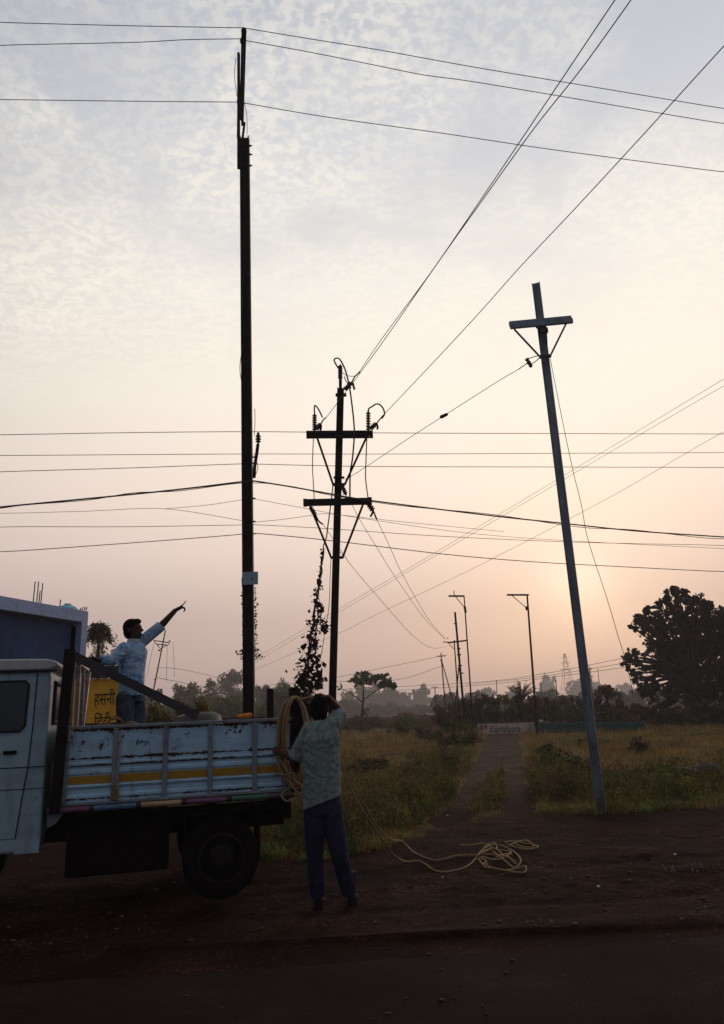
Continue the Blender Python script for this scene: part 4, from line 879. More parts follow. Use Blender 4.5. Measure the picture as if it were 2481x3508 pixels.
far_pole('a_frame_pole', 'a thin pole with small crossarm left of the far poles', ((1511, 2237), (1527, 2430)), 4.5, 56, [((1498, 2248), (1526, 2247), 3)], [(1512, 2262, 8), (1514, 2270, 6)])
far_pole('strut_pole', 'slanting strut leaning on the small crossarm pole', ((1516, 2272), (1553, 2405)), 4, 56)
far_pole('thin_pole', 'short far pole rising left of the small crossarm pole', ((1490, 2355), (1494, 2430)), 3.5, 90, [((1478, 2354), (1500, 2354), 2)])
far_pole('thin_pole', 'short far post rising above the hedge over the banner', ((1701, 2330), (1704, 2400)), 3, 80)
far_pole('thin_pole', 'first short far post right of the slender lamp pole', ((1853, 2335), (1856, 2400)), 3, 80)
far_pole('thin_pole', 'second short far post right of the slender lamp pole', ((1905, 2330), (1908, 2395)), 3.4, 80)
far_pole('thin_pole', 'pale far post right of the leaning steel pole', ((2048, 2290), (2056, 2370)), 2.5, 90)
far_pole('leaning_far_pole', 'far utility pole with triangular crossarm right of the pointing man', ((567, 2160), (530, 2345)), 5, 34, [((527, 2194), (582, 2202), 3)], [(583, 2196, 7), (547, 2228, 9), (533, 2328, 7)], [((529, 2197), (549, 2222)), ((580, 2206), (550, 2222)), ((537, 2207), (573, 2210))])
wire('far_line', 'thin line leaving the leaning far pole toward the trees', [(543, 2288), (600, 2290), (700, 2310), (830, 2345)], 34, 60, 1.3)
wire('far_line', 'lower thin line leaving the leaning far pole', [(535, 2321), (560, 2326), (620, 2338), (760, 2370)], 34, 60, 1.6)
for i, (pts, lab) in enumerate([([(529, 2200), (515, 2260), (503, 2320)], 'slack wire on the left side of the leaning far pole'), ([(574, 2210), (572, 2270), (570, 2335)], 'slack wire hanging straight down from the leaning far pole'), ([(592, 2200), (596, 2260), (598, 2320)], 'slack wire on the right side of the leaning far pole')]):
    wire('slack_wire', lab, pts, 34, 33, 1.2, 'wire')
# lattice pylon
d = 430.; b = at_ground(1956, d); zt = zof(1950, 2238, d); root = empty('lattice_pylon', b, 'faint lattice transmission pylon in the haze', 'pylon'); mb = MB()
def cor(z): k = 4.4 * (1 - z / zt) ** 1.1 + .35; return [np.array([b[0] + sx_ * k, d + sy_ * k, z]) for sx_ in (-1, 1) for sy_ in (-1, 1)]
lv = [zt * i / 9 for i in range(10)]
for z0, z1 in zip(lv, lv[1:]):
    c0, c1 = cor(z0), cor(z1)
    for i in range(4): mb.bar(c0[i], c1[i], .17, .17)
    for i, j in ((0, 2), (2, 0), (1, 3), (3, 1)): mb.bar(c0[i], c1[j], .08, .08)
for z, w_ in ((zt * .70, 3.2), (zt * .82, 2.8), (zt * .93, 2.2)):
    mb.bar((b[0] - w_, d, z), (b[0] + w_, d, z), .2, .2)
mb.build('lattice_frame', MT['galv_dark'], root)

# ------------------------------------------------------------------ banner, net, fence stakes, far wall
q0 = G(1640, 2520); q1 = G(1833, 2516); q0[1] = 44.5; q0[0] = P(1640, 2516, 44.5)[0]; q1 = np.array([P(1832, 2512, 43.8)[0], 43.8, 0])
zt = zof(1736, 2476, 44.2); dirb = unit(q1 - q0); zb = .02
root = empty('banner_wall', (q0 + q1) / 2, 'low whitewashed wall with dark lettering at the end of the track', 'wall')
mb = MB(); mb.bar(q0 + np.array([0, 0, zt / 2 + .0]), q1 + np.array([0, 0, zt / 2]), zt, .12, (0, 0, 1)); mb.build('wall_panel', paint('dirty_whitewash', (.70, .52, .46), .35, 2.5, .7), root)
mb = MB(); mb.bar(q0 + np.array([0, 0, zt + .04]), q1 + np.array([0, 0, zt + .04]), .08, .18, (0, 0, 1)); mb.build('coping', simple('dark_coping', (.05, .025, .02)), root)
W_ = np.linalg.norm(q1 - q0); face = q0 + np.array([0, -.075, 0]); lt = simple('faded_black_lettering', (.13, .105, .11), .9)
text_mesh('lettering', 'Kantelpura', zt * .92, lt, face + dirb * W_ * .2 + np.array([0, 0, zt * .14]), dirb, (0, 0, 1), root, .006, sx=.98 * W_ * .62 / (zt * .92 * 4.85), bold=.012)
mk = simple('faded_magenta_paint', (.25, .10, .13), .9)
mb = MB(); mb.ell(face + dirb * W_ * .07 + np.array([0, 0, zt * .62]), W_ * .055, .006, zt * .3, None, 14, 8); mb.ell(face + dirb * W_ * .14 + np.array([0, 0, zt * .7]), W_ * .03, .006, zt * .22, None, 12, 8); mb.build('painted_emblem', mk, root)
mb = MB()
for k in range(5): mb.bar(face + dirb * W_ * .88 + np.array([0, -.003, zt * (.25 + .14 * k)]), face + dirb * W_ * .97 + np.array([0, -.003, zt * (.25 + .14 * k)]), zt * .05, .008, (0, 0, 1))
mb.build('small_print', lt, root)
# green shade net
t = NT('green_shade_net'); c = t.ramp(t.noise(6, 5, .7), [(.35, (.010, .040, .044)), (.65, (.026, .095, .098))]); MT['net'] = t.fin(c, .9, 0, .1)
V = []; Fq = []; n = 90
for i in range(n + 1):
    k = i / n; x = 1846 + (2210 - 1846) * k; dd = 42 - 3 * k + .25 * fbm(k * 14, 0, 1, 2); q = P(x, 2500, dd)
    zt_ = zof(x, 2474, dd) + .10 * fbm(k * 9, 3, 1, 4)
    for j in range(5): V.append((q[0], dd + .06 * fbm(k * 40, j, 1, 7), zt_ * j / 4))
for i in range(n):
    for j in range(4): a = i * 5 + j; Fq.append((a, a + 5, a + 6, a + 1))
o = raw('shade_net', V, Fq, MT['net'], None, True, label='dark green shade net fence behind the leaning steel pole', cat='net fence'); so = o.modifiers.new('s', 'SOLIDIFY'); so.thickness = .012
for i, (x, by, ty, lab) in enumerate([(1192, 2515, 2484, 'thin stake left of the small flat topped tree'), (1305, 2512, 2478, 'thin stake right of the small flat topped tree'), (1219, 2500, 2474, 'short stake close to the small flat topped tree trunk'), (1355, 2505, 2480, 'thin stake near the greyish bush')]):
    b = G(x, by); MB().bar(b, np.array([b[0], b[1], zof(x, ty, b[1])]), .07, .07).build('fence_stake', MT['trunk'], None, label=lab, cat='stake', group='thin stakes in the left field')
d = 110.; mb = MB(); a = at_ground(1165, d); b_ = at_ground(1520, d + 12)
mb.bar(a + np.array([0, 0, .5]), b_ + np.array([0, 0, .5]), 1.0, .2, (0, 0, 1)); mb.build('field_wall', simple('pale_plaster', (.36, .28, .24), .9, .5, .5), None, label='low pale boundary wall under the far grove', cat='wall')
mb = MB(); a = at_ground(1010, 62); b_ = at_ground(1545, 62); mb.loft([((a + b_) / 2 + np.array([0, 0, -.3]), (b_ - a) / 2 * 1.1, (0, 2.2, 0)), ((a + b_) / 2 + np.array([0, 0, .55]), (b_ - a) / 2, (0, 1.2, 0)), ((a + b_) / 2 + np.array([0, 0, .75]), (b_ - a) / 2 * .95, (0, .5, 0))], 30)

# ------------------------------------------------------------------ blue house
hr = P(303, 2097, 25); hl_ = P(93, 2055, 22.2); dh = unit(np.array([hr[0] - hl_[0], hr[1] - hl_[1], 0])); nh = np.array([-dh[1], dh[0], 0]); zr = (hr[2] + hl_[2]) / 2
A0 = np.array([hr[0], hr[1], 0]) - dh * 9.; A1 = np.array([hr[0], hr[1], 0])
root = empty('blue_house', (A0 + A1) / 2, 'blue flat roofed house with white parapet at the left', 'house')
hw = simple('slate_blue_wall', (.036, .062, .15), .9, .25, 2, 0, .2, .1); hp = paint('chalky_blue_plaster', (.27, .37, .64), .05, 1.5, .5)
def hbox(mb, u0, u1, w0, w1, z0, z1):
    c_ = A1 + dh * (u0 + u1) / 2 + nh * (w0 + w1) / 2; mb.bar(c_ + np.array([0, 0, z0]), c_ + np.array([0, 0, z1]), abs(u1 - u0), abs(w1 - w0), dh); return mb
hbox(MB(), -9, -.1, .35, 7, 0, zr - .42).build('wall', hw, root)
mb = MB(); hbox(mb, -9, 0, 0, 7, zr - .38, zr); mb.build('parapet', hp, root)
hbox(MB(), -.30, 0, 0, .349, 0, zr - .383).build('corner_column', hp, root); hbox(MB(), -.098, 0, .352, 7, 0, zr - .384).build('side_wall', hp, root)
rb = simple('rusty_rebar', (.05, .025, .018))
for g_, lst in (('tall rebar', ((121, 1992), (133, 1992), (138, 2024), (147, 1997))), ('short rebar', ((277, 2083), (284, 2080), (292, 2078), (298, 2080), (208, 2054)))):
    for x, y in lst:
        q = P(x, y, 24.4); MB().tube([np.array([q[0] - .02, q[1], zr - .05]), q], .018, 5).build('rebar', rb, root)
q = P(231, 2092, 25.4); MB().lathe(np.array([q[0], q[1], zr - .35]), (0, 0, 1), [(.42, 0), (.42, .30), (.40, .34), (.41, .38), (.385, .46), (.33, .55), (.22, .63), (.12, .66), (.12, .70), (.02, .71)], 20).build('water_tank', simple('light_blue_plastic', (.20, .46, .60), .5, .25, 3), None, True, label='light blue domed water tank on the roof of the blue house', cat='water tank')

# ------------------------------------------------------------------ yellow sign board
d = 17.; c0 = P(240, 2327, d); c1 = P(426, 2327, d); zt = zof(340, 2326, d); zb = zof(340, 2500, d)
root = empty('yellow_sign_board', ((c0[0] + c1[0]) / 2, d, 0), 'yellow painted board with black hindi lettering behind the truck', 'sign board')
ypaint = paint('mustard_sign_paint', (.95, .43, .012), .15, 3, .4)
mb = MB(); mb.bar((c0[0], d, (zt + zb) / 2), (c1[0], d, (zt + zb) / 2), zt - zb, .05, (0, 0, 1)); mb.build('board_panel', ypaint, root, bevel=.006)
mb = MB()
for x in (c0[0] + .1, c1[0] - .1): mb.bar((x, d + .06, 0), (x, d + .06, zt - .05), .06, .06)
mb.build('post', MT['black_steel'], root)
mb = MB(); mb.bar((c0[0] - .1, d - .1, zt + .16), (c1[0] + .2, d - .1, zt + .13), .26, .03, (0, 0, 1)); mb.build('awning_strip', simple('grey_awning', (.045, .040, .042)), root)
bl_ = simple('black_sign_paint', (.010, .008, .007), .8, .2)
px_ = pxm(d); tx = P(322, 2417, d - .03)
text_mesh('lettering', 'हसनी', 60 / px_, bl_, tx, (1, 0, .02), (0, 0, 1), root, .004, sx=.58)
tx = P(322, 2497, d - .03)
text_mesh('lettering', 'िहंदी', 60 / px_, bl_, tx, (1, 0, .02), (0, 0, 1), root, .004, sx=.58)

# ------------------------------------------------------------------ truck
TA = P(230, 2620, 6.55); TA[2] = 0; an = math.radians(16)
TE = np.array([math.cos(an), math.sin(an), 0]); TN = np.array([-math.sin(an), math.cos(an), 0])
def T(u, w_, z): return TA + TE * u + TN * w_ + np.array([0, 0, z])
truck = empty('flatbed_truck', T(.5, .75, 0), 'small pale blue open bed truck with rusty side panel', 'truck')
def tb(mb, u0, u1, w0, w1, z0, z1):
    c_ = T((u0 + u1) / 2, (w0 + w1) / 2, 0); return mb.bar(c_ + np.array([0, 0, z0]), c_ + np.array([0, 0, z1]), abs(u1 - u0), abs(w1 - w0), TE)
def poly_extrude(mb, prof_, w0, w1):                      # (u, z) outline pushed across the truck
    n = len(prof_); vs = [T(u_, w_, z) for w_ in (w0, w1) for u_, z in prof_]
    return mb.add(vs, [(i, (i + 1) % n, n + (i + 1) % n, n + i) for i in range(n)] + [tuple(range(n - 1, -1, -1)), tuple(range(n, 2 * n))])
# cab
cabp = [(-.19, .50), (-.17, .62), (-.172, 1.80), (-.175, 1.93), (-.20, 1.965), (-1.05, 1.965), (-1.22, 1.90), (-1.55, 1.30), (-1.62, 1.12), (-1.62, .52)]
cab = poly_extrude(MB(), cabp, .0, 1.5).build('cab', MT['cabpaint'], truck, bevel=.03)
roof = [(-.20, 1.962), (-.135, 1.985), (-.125, 2.01), (-.14, 2.035), (-.22, 2.055), (-.9, 2.06), (-1.06, 2.03), (-1.12, 1.98), (-1.05, 1.962)]
poly_extrude(MB(), roof, -.015, 1.515).build('roof_panel', paint('pale_roof_paint', (.52, .50, .50), .35, 9), cab, bevel=.018)
tb(MB(), -1.05, -.13, -.03, 0, 1.945, 1.962).build('gutter', MT['seal'], cab)
dr = [(-.285, 1.93), (-.29, 1.5), (-.305, 1.17), (-.33, .95), (-.36, .62), (-1.30, .62), (-1.32, 1.15), (-1.16, 1.60), (-.98, 1.93)]
door = poly_extrude(MB(), dr, -.008, .012).build('door', MT['cabpaint'], truck, bevel=.004)
mb = MB(); q = [T(u_, -.009, z) for u_, z in dr]; mb.tube(q[:5], .0045, 5); mb.build('door_seam', MT['seal'], door)
mb = MB(); tb(mb, -1.32, -.17, -.0125, -.0085, 1.165, 1.172); tb(mb, -1.32, -.172, -.0125, -.0085, .995, 1.0); mb.build('body_crease', MT['seal'], door)
wp = [(-.345, 1.84), (-.352, 1.50), (-.385, 1.46), (-1.14, 1.46), (-1.00, 1.87), (-.375, 1.87)]
poly_extrude(MB(), wp, -.014, 0).build('window_pane', MT['glass'], door)
mb = MB(); q = [T(u_, -.013, z) for u_, z in wp]; mb.tube(q + [q[0]], .010, 6); mb.build('window_seal', MT['seal'], door)
tb(MB(), -.50, -.40, -.03, -.01, 1.28, 1.305).build('door_handle', MT['chassis'], door)
ws = MB(); ws.add([T(-1.235, .12, 1.87), T(-1.235, 1.38, 1.87), T(-1.545, 1.42, 1.32), T(-1.545, .08, 1.32)], [(0, 1, 2, 3)]); o = ws.build('windscreen', MT['glass'], cab); o.location += Vector((-.012, 0, .008)); so = o.modifiers.new('s', 'SOLIDIFY'); so.thickness = .006
# rear cab window
mb = MB(); q = [T(-.165, w_, z) for w_, z in ((.22, 1.52), (.22, 1.86), (1.28, 1.86), (1.28, 1.52))]; mb.tube(q + [q[0]], .022, 6); mb.build('rear_window_seal', MT['seal'], cab)
tb(MB(), -.176, -.166, .24, 1.26, 1.54, 1.84).build('rear_window', MT['glass'], cab)
tb(MB(), -.36, -.175, -.006, .0, .50, .60).build('sill_trim', MT['cabpaint'], cab)
# bed
L_ = 1.90
tb(MB(), -.06, L_, .02, 1.52, .80, .86).build('bed_floor', MT['chassis'], truck)
pr = [(0, .86), (.0, .885), (-.012, .895), (-.012, .915), (.0, .925), (.0, .965), (-.012, .975), (-.012, .990), (0, 1.0), (0, 1.078), (-.010, 1.09), (-.010, 1.115), (0, 1.125), (0, 1.150), (-.010, 1.158), (-.010, 1.175), (0, 1.183), (0, 1.207), (-.008, 1.215), (-.008, 1.44), (.0, 1.45), (.022, 1.45), (.022, .86)]
mb = MB(); n = len(pr); vs = [T(u_, w_, z) for u_ in (-.03, L_) for w_, z in pr]; mb.add(vs, [(i, (i + 1) % n, n + (i + 1) % n, n + i) for i in range(n)] + [tuple(range(n - 1, -1, -1)), tuple(range(n, 2 * n))])
side = mb.build('side_panel', MT['panelpaint'], truck)
for u_, w_ in ((-.015, .055), (.385, .042), (.803, .042), (1.19, .042), (1.583, .042), (1.845, .04)):
    tb(MB(), u_ - w_ / 2, u_ + w_ / 2, -.034, -.0125, .862, 1.455).build('rib', MT['ribpaint'], side, bevel=.004)
tb(MB(), -.045, L_ + .02, -.038, .03, 1.4555, 1.482).build('top_rail', MT['ribpaint'], side, bevel=.005)
tb(MB(), -.03, L_, -.02, .02, .842, .859).build('bottom_rail', MT['ribpaint'], side)
for u0, u1 in ((.016, .362), (.408, .780), (.826, 1.167), (1.213, 1.560), (1.606, 1.823)):
    tb(MB(), u0, u1, -.0025, -.0005, 1.006, 1.072).build('paint_stripe', MT['yellowpaint'], side)
for u_ in (.385, .803, 1.19, 1.583): MB().tube([T(u_ - .035, -.034, .850), T(u_ + .035, -.034, .850)], .012, 8).build('hinge', MT['ribpaint'], side, True)
for u_ in (.02, 1.86):
    mb = MB(); tb(mb, u_ - .018, u_ + .018, -.060, -.036, 1.36, 1.45); mb.tube([T(u_, -.06, 1.37), T(u_ + .03, -.075, 1.33)], .008, 6); mb.build('latch', MT['rustframe'], side)
for u0, u1 in ((.016, .362), (.408, .780), (.826, 1.167), (1.213, 1.560), (1.606, 1.823)):
    mb = MB(); tb(mb, u0, u1, -.0135, -.0122, .980, .984); tb(mb, u0, u1, -.0115, -.0102, 1.150, 1.157); mb.build('panel_seam', MT['chassis'], side)
mb = MB(); sc_ = [(.555, 1.345), (.562, 1.30), (.57, 1.35), (.585, 1.31), (.60, 1.345), (.604, 1.318), (.615, 1.332), (.628, 1.318), (.64, 1.335), (.655, 1.325), (.615, 1.29)]
mb.tube(spline([T(u_, -.010, z) for u_, z in sc_], 4), .0028, 4); mb.build('scrawled_mark', MT['chassis'], side)
tb(MB(), .405, .425, -.044, -.036, .87, 1.42).build('hanging_chain', MT['rustframe'], side)
mb = MB()
for k in range(40): mb.ell(T(.40 + random.gauss(0, .014), -.05, .872 + abs(random.gauss(0, .055))), .012, .008, .014, None, 6, 4)
mb.build('chain_bundle', simple('brass_coloured_chain', (.20, .12, .05), .6, .5, 30), side)
# far side and tail
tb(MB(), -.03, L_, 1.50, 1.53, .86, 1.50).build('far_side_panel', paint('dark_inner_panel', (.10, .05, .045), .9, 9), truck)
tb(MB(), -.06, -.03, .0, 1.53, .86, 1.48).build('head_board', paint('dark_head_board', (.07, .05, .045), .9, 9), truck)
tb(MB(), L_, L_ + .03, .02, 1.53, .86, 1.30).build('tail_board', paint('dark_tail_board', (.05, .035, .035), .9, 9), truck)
tb(MB(), L_ + .02, L_ + .10, .0, .10, .83, 1.745).build('corner_post', MT['black_steel'], truck)
tb(MB(), L_ + .02, L_ + .09, 1.48, 1.55, .86, 1.80).build('corner_post', MT['black_steel'], truck)
mb = MB(); tb(mb, L_ + .10, L_ + .22, .05, .12, 1.30, 1.60); o = mb.build('latch_plate', MT['black_steel'], truck)
mb = MB()
for z in (1.50, 1.56): mb.ell(T(L_ + .16, .045, z), .016, .006, .014, None, 8, 6)
mb.build('latch_bolt', MT['galv'], o)
# painted tube under the panel
cols = [(-.125, .20, (0.170, 0.060, 0.120)), (.20, .235, (0.012, 0.010, 0.012)), (.235, .575, (0.090, 0.170, 0.300)), (.575, .615, (0.012, 0.010, 0.012)), (.615, .95, (0.480, 0.300, 0.180)), (.95, .995, (0.012, 0.010, 0.014)), (.995, 1.33, (0.200, 0.070, 0.150)), (1.33, 1.38, (0.012, 0.012, 0.012)), (1.38, 1.70, (0.070, 0.180, 0.120)), (1.70, 1.93, (0.100, 0.080, 0.090))]
o = None
for i, (u0, u1, c) in enumerate(cols):
    o2 = MB().tube([T(u0, -.03, .812), T(u1, -.03, .812)], .025, 10).build('painted_tube', paint('tube_paint', c, .5, 14, .7), truck, True)
mb = MB(); poly_extrude(mb, [(-.125, .79), (.0, .79), (-.06, .71), (-.11, .685), (-.125, .69)], -.02, -.012); mb.build('corner_gusset', paint('gusset_paint', (.16, .17, .17), .5, 9), truck)
tb(MB(), -.115, -.085, -.02, .02, .83, 1.19).build('cab_guard', MT['ribpaint'], truck)
# head board frame
mb = MB()
for w0, w1 in ((.02, 1.55),): mb.bar(T(.0, w0, 2.055), T(.0, w1, 2.055), .035, .035, (0, 0, 1))
for w_ in (.04, .55, 1.05, 1.52): mb.bar(T(0, w_, .86), T(0, w_, 2.04), .032, .032, TE)
mb.bar(T(.0, .10, 1.45), T(.0, 1.50, 1.45), .03, .03, (0, 0, 1)); mb.bar(T(.02, .65, .95), T(.02, 1.5, 2.02), .03, .02)
mb.build('head_frame', MT['rustframe'], truck)
tb(MB(), -.018, -.012, .9, 1.5, 1.0, 1.98).build('frame_sheet', paint('grey_frame_sheet', (.14, .15, .18), .5, 7), truck)
MB().channel(T(-.068, -.06, .80), T(-.030, -.05, 2.13), .085, .05, .008, TE).build('stake_post', MT['black_steel'], truck)
MB().bar(T(-.022, -.02, 1.5), T(-.012, -.02, 2.335), .038, .03, TE).build('upright_bar', MT['black_steel'], truck)
# running gear
tb(MB(), -1.5, L_, .35, .43, .52, .66).build('chassis_rail', MT['chassis'], truck); tb(MB(), -1.5, L_, 1.09, 1.17, .52, .66).build('chassis_rail', MT['chassis'], truck)
mb = MB()
for u_ in (0.0, .6, 1.2, 1.85): tb(mb, u_, u_ + .05, .03, 1.5, .70, .80)
mb.build('cross_member', MT['chassis'], truck)
tb(MB(), .02, .86, .12, 1.38, .26, .69).build('underbed_dark_fill', MT['chassis'], truck, bevel=.02)  # dark block added to fill the underside, standing in for black shade
tb(MB(), 1.27, 1.33, .2, 1.35, .30, .38).build('rear_axle', MT['chassis'], truck)
tb(MB(), 1.02, 1.6, .05, .30, .705, .73).build('mudguard', MT['chassis'], truck); tb(MB(), 1.62, 1.64, .05, .32, .28, .74).build('mud_flap', MT['chassis'], truck); tb(MB(), .98, 1.0, .05, .32, .34, .74).build('mud_flap', MT['chassis'], truck)
tb(MB(), L_ - .04, L_ + .03, .1, 1.45, .60, .74).build('rear_bumper', MT['chassis'], truck)
def wheel(u_, w_, R_=.33):
    c_ = T(u_, w_, R_)
    sgn = -1 if w_ < .75 else 1; ax = TN * sgn
    tyre = MB().lathe(c_ - ax * .09, ax, [(R_ * .62, 0), (R_ * .9, .0), (R_ * .985, .02), (R_, .045), (R_, .135), (R_ * .985, .16), (R_ * .93, .178), (R_ * .78, .182), (R_ * .66, .172), (R_ * .60, .16)], 40)
    wr = empty('w', c_, None, None); bpy.data.objects.remove(wr)
    ty = tyre.build('wheel', MT['rubber'], truck, True)
    r_ = MB().lathe(c_ - ax * .06, ax, [(R_ * .61, 0), (R_ * .61, .145), (R_ * .57, .150), (R_ * .54, .11), (R_ * .36, .085), (R_ * .33, .13), (R_ * .20, .15), (R_ * .18, .19), (R_ * .05, .195)], 32); r_.build('rim', MT['rim'], ty, True)
    mb = MB(); s1, s2 = frame(ax)
    for k in range(8): a = 2 * math.pi * k / 8; mb.ell(c_ + ax * .045 + (s1 * math.cos(a) + s2 * math.sin(a)) * R_ * .45, .028, .028, .012, np.stack([s1, s2, ax], 1), 8, 6)
    mb.build('rim_hole', MT['seal'], ty)
wheel(1.30, .10); wheel(1.30, 1.42); wheel(-.95, .10); wheel(-.95, 1.42)
# load: sloping steel channel, heap, coil, cloth
mb = MB(); mb.channel(T(-.015, -.01, 2.085), T(1.075, -.01, 1.525), .075, .055, .008, (0, 0, 1)); mb.build('steel_channel', simple('primered_channel', (.055, .045, .052), .5, .3, 5, .3), None, label='long dark steel channel sloping from head frame down to the side rail', cat='steel beam')
mb = MB(); g = random.Random(4)
for i in range(26): mb.ell(T(g.uniform(.04, .5), g.uniform(.15, .7), 1.38 + g.uniform(-.05, .10)), g.uniform(.04, .09), g.uniform(.04, .09), g.uniform(.025, .05))
organic('sacking_heap', mb, simple('brown_sacking', (.14, .075, .05), .95, .5, 12, 0, .6), None, .012, 3, label='heap of brown sacking in the front corner of the truck bed', cat='sacking')
mb = MB(); tb(mb, .02, .6, .1, .8, .861, 1.40); mb.build('wooden_crate', simple('old_crate_wood', (.05, .03, .02)), None, label='old wooden crate under the brown sacking in the truck bed', cat='crate')
mb = MB()
for k in range(4): mb.tube([T(.36 + .075 * math.cos(a) * (1 - .08 * k), .25 + .02 * k, 1.47 + .035 * k * .2 + .06 * math.sin(a)) for a in np.linspace(0, 2 * math.pi, 24)], .007, 5)
mb.build('hose_coil', simple('ochre_hose', (.20, .10, .03), .6), None, True, label='small ochre coil of hose standing behind the side rail', cat='hose')
mb = MB()
for i in range(14): mb.ell(T(1.50 + random.gauss(0, .03), -.0, 1.497 + random.uniform(0, .028)), .035, .03, .016)
organic('orange_cloth', mb, simple('saffron_cloth', (.62, .20, .035), .9, .3, 20, 0, .5), None, .006, 2, label='small bundled orange cloth lying on the top rail', cat='cloth')
mb = MB(); mb.loft([(T(1.12, .75, 1.40), TE * .26, TN * .4), (T(1.12, .75, 1.53), TE * .22, TN * .3), (T(1.15, .75, 1.565), TE * .12, TN * .2)], 20); mb.build('dark_tarpaulin', simple('dark_tarpaulin', (.03, .024, .024), .6, .4, 9, 0, .6), None, True, label='dark folded tarpaulin heaped in the rear half of the truck bed', cat='tarpaulin')
mb = MB(); tb(mb, .7, 1.6, .3, 1.3, .861, 1.405); mb.build('cable_drum_box', simple('dull_box', (.03, .02, .018)), None, label='dark box under the folded tarpaulin in the truck bed', cat='box')

# ------------------------------------------------------------------ ropes
hook = T(L_ + .06, .03, 1.66)
mb = MB(); g = random.Random(9)
for k in range(11):
    pts = []; wv = .13 + g.uniform(-.03, .03); hv = .36 + g.uniform(-.03, .05); cx_ = g.uniform(-.015, .015); dpt = -.06 + g.uniform(-.05, .03); tw = g.uniform(-.3, .3)
    for j in range(28):
        a = 2 * math.pi * j / 28; top_ = max(0, math.sin(a))
        pts.append(T(L_ + .045 + cx_ + wv * math.cos(a) * (1 + .15 * math.sin(a)), dpt + .03 * math.sin(2 * a + tw), 1.655 - hv + hv * math.sin(a) + .012 * math.sin(3 * a + k)))
    mb.tube(pts + [pts[0]], .0095, 6, False)
for s_ in (((945, 2590), (962, 2640), (1000, 2690), (1035, 2735)), ((957, 2600), (1000, 2665), (1042, 2700), (1038, 2740)), ((940, 2650), (980, 2655), (1003, 2648), (1010, 2660)), ((985, 2700), (965, 2725), (985, 2745), (1030, 2730))):
    mb.tube(spline([P(*q, 6.85) for q in s_], 6), .0085, 6)
mb.build('rope_coil', MT['rope'], None, True, label='thick coil of hemp rope hung over the rear corner post', cat='rope')
RL = [[(1167, 2500, 6.75), (1163, 2560, 6.7), (1172, 2615, 6.75), (1205, 2685, 6.9), (1253, 2770, 7.25), (1299, 2839, 7.75), (1342, 2876, 8.25)],
      [(1162, 2520, 6.7), (1161, 2570, 6.7), (1172, 2630, 6.75), (1204, 2705, 6.85), (1240, 2770, 7.0), (1299, 2858, 7.35), (1346, 2925, 7.75)]]
def gr(x, y, h_=.012):
    q = G(x, y); q[2] = hgt(q[0], q[1]) + h_; return q
gA = [(1378, 2893), (1420, 2925), (1480, 2952), (1520, 2952), (1570, 2944), (1632, 2937)]
gB = [(1345, 2920), (1392, 2962), (1440, 2960), (1490, 2982), (1540, 2985), (1600, 2972), (1632, 2950)]
mb = MB()
lead = [P(*q) for q in ((1022, 2398, 6.95), (1045, 2392, 6.85), (1072, 2386, 6.78))]
mb.tube(spline(lead, 5), .0095, 6)
mb.tube(spline([P(*RL[0][0])] + [P(*q) for q in RL[0][1:]] + [gr(*q) for q in gA], 8), .0085, 6)
mb.tube(spline([P(*q) for q in RL[1]] + [gr(*q) for q in gB[1:]], 8), .0085, 6)
# the loose pile
pile = [[(1632, 2945), (1660, 2920), (1700, 2905), (1745, 2912), (1775, 2935), (1785, 2960), (1760, 2968), (1720, 2950), (1690, 2935)],
        [(1636, 2944), (1670, 2930), (1720, 2918), (1750, 2925), (1740, 2945), (1700, 2952), (1650, 2946)],
        [(1660, 2925), (1663, 2905), (1680, 2896), (1697, 2900), (1702, 2915), (1680, 2926)],
        [(1640, 2950), (1660, 2972), (1680, 2978), (1730, 2978), (1790, 2972), (1803, 2980), (1795, 2988), (1740, 2987), (1690, 2980), (1660, 2966)],
        [(1730, 2898), (1765, 2892), (1800, 2896), (1840, 2906), (1842, 2914), (1810, 2915), (1770, 2912), (1740, 2906)],
        [(1750, 2905), (1790, 2886), (1815, 2896), (1830, 2910), (1800, 2906), (1760, 2896)],
        [(1576, 2902), (1620, 2903), (1660, 2900), (1690, 2912)], [(1650, 2938), (1690, 2925), (1720, 2932), (1700, 2948), (1735, 2940), (1755, 2930)],
        [(1645, 2955), (1668, 2960), (1655, 2968), (1672, 2972)], [(1655, 2935), (1700, 2940), (1745, 2955), (1770, 2962)]]
for k, pl_ in enumerate(pile): mb.tube(spline([gr(x, y, .012 + .012 * ((k + i) % 3)) for i, (x, y) in enumerate(pl_)], 7), .0085, 6)
mb.build('loose_rope', MT['rope'], None, True, label='long hemp rope trailing from the standing man to a tangled pile on the soil', cat='rope')

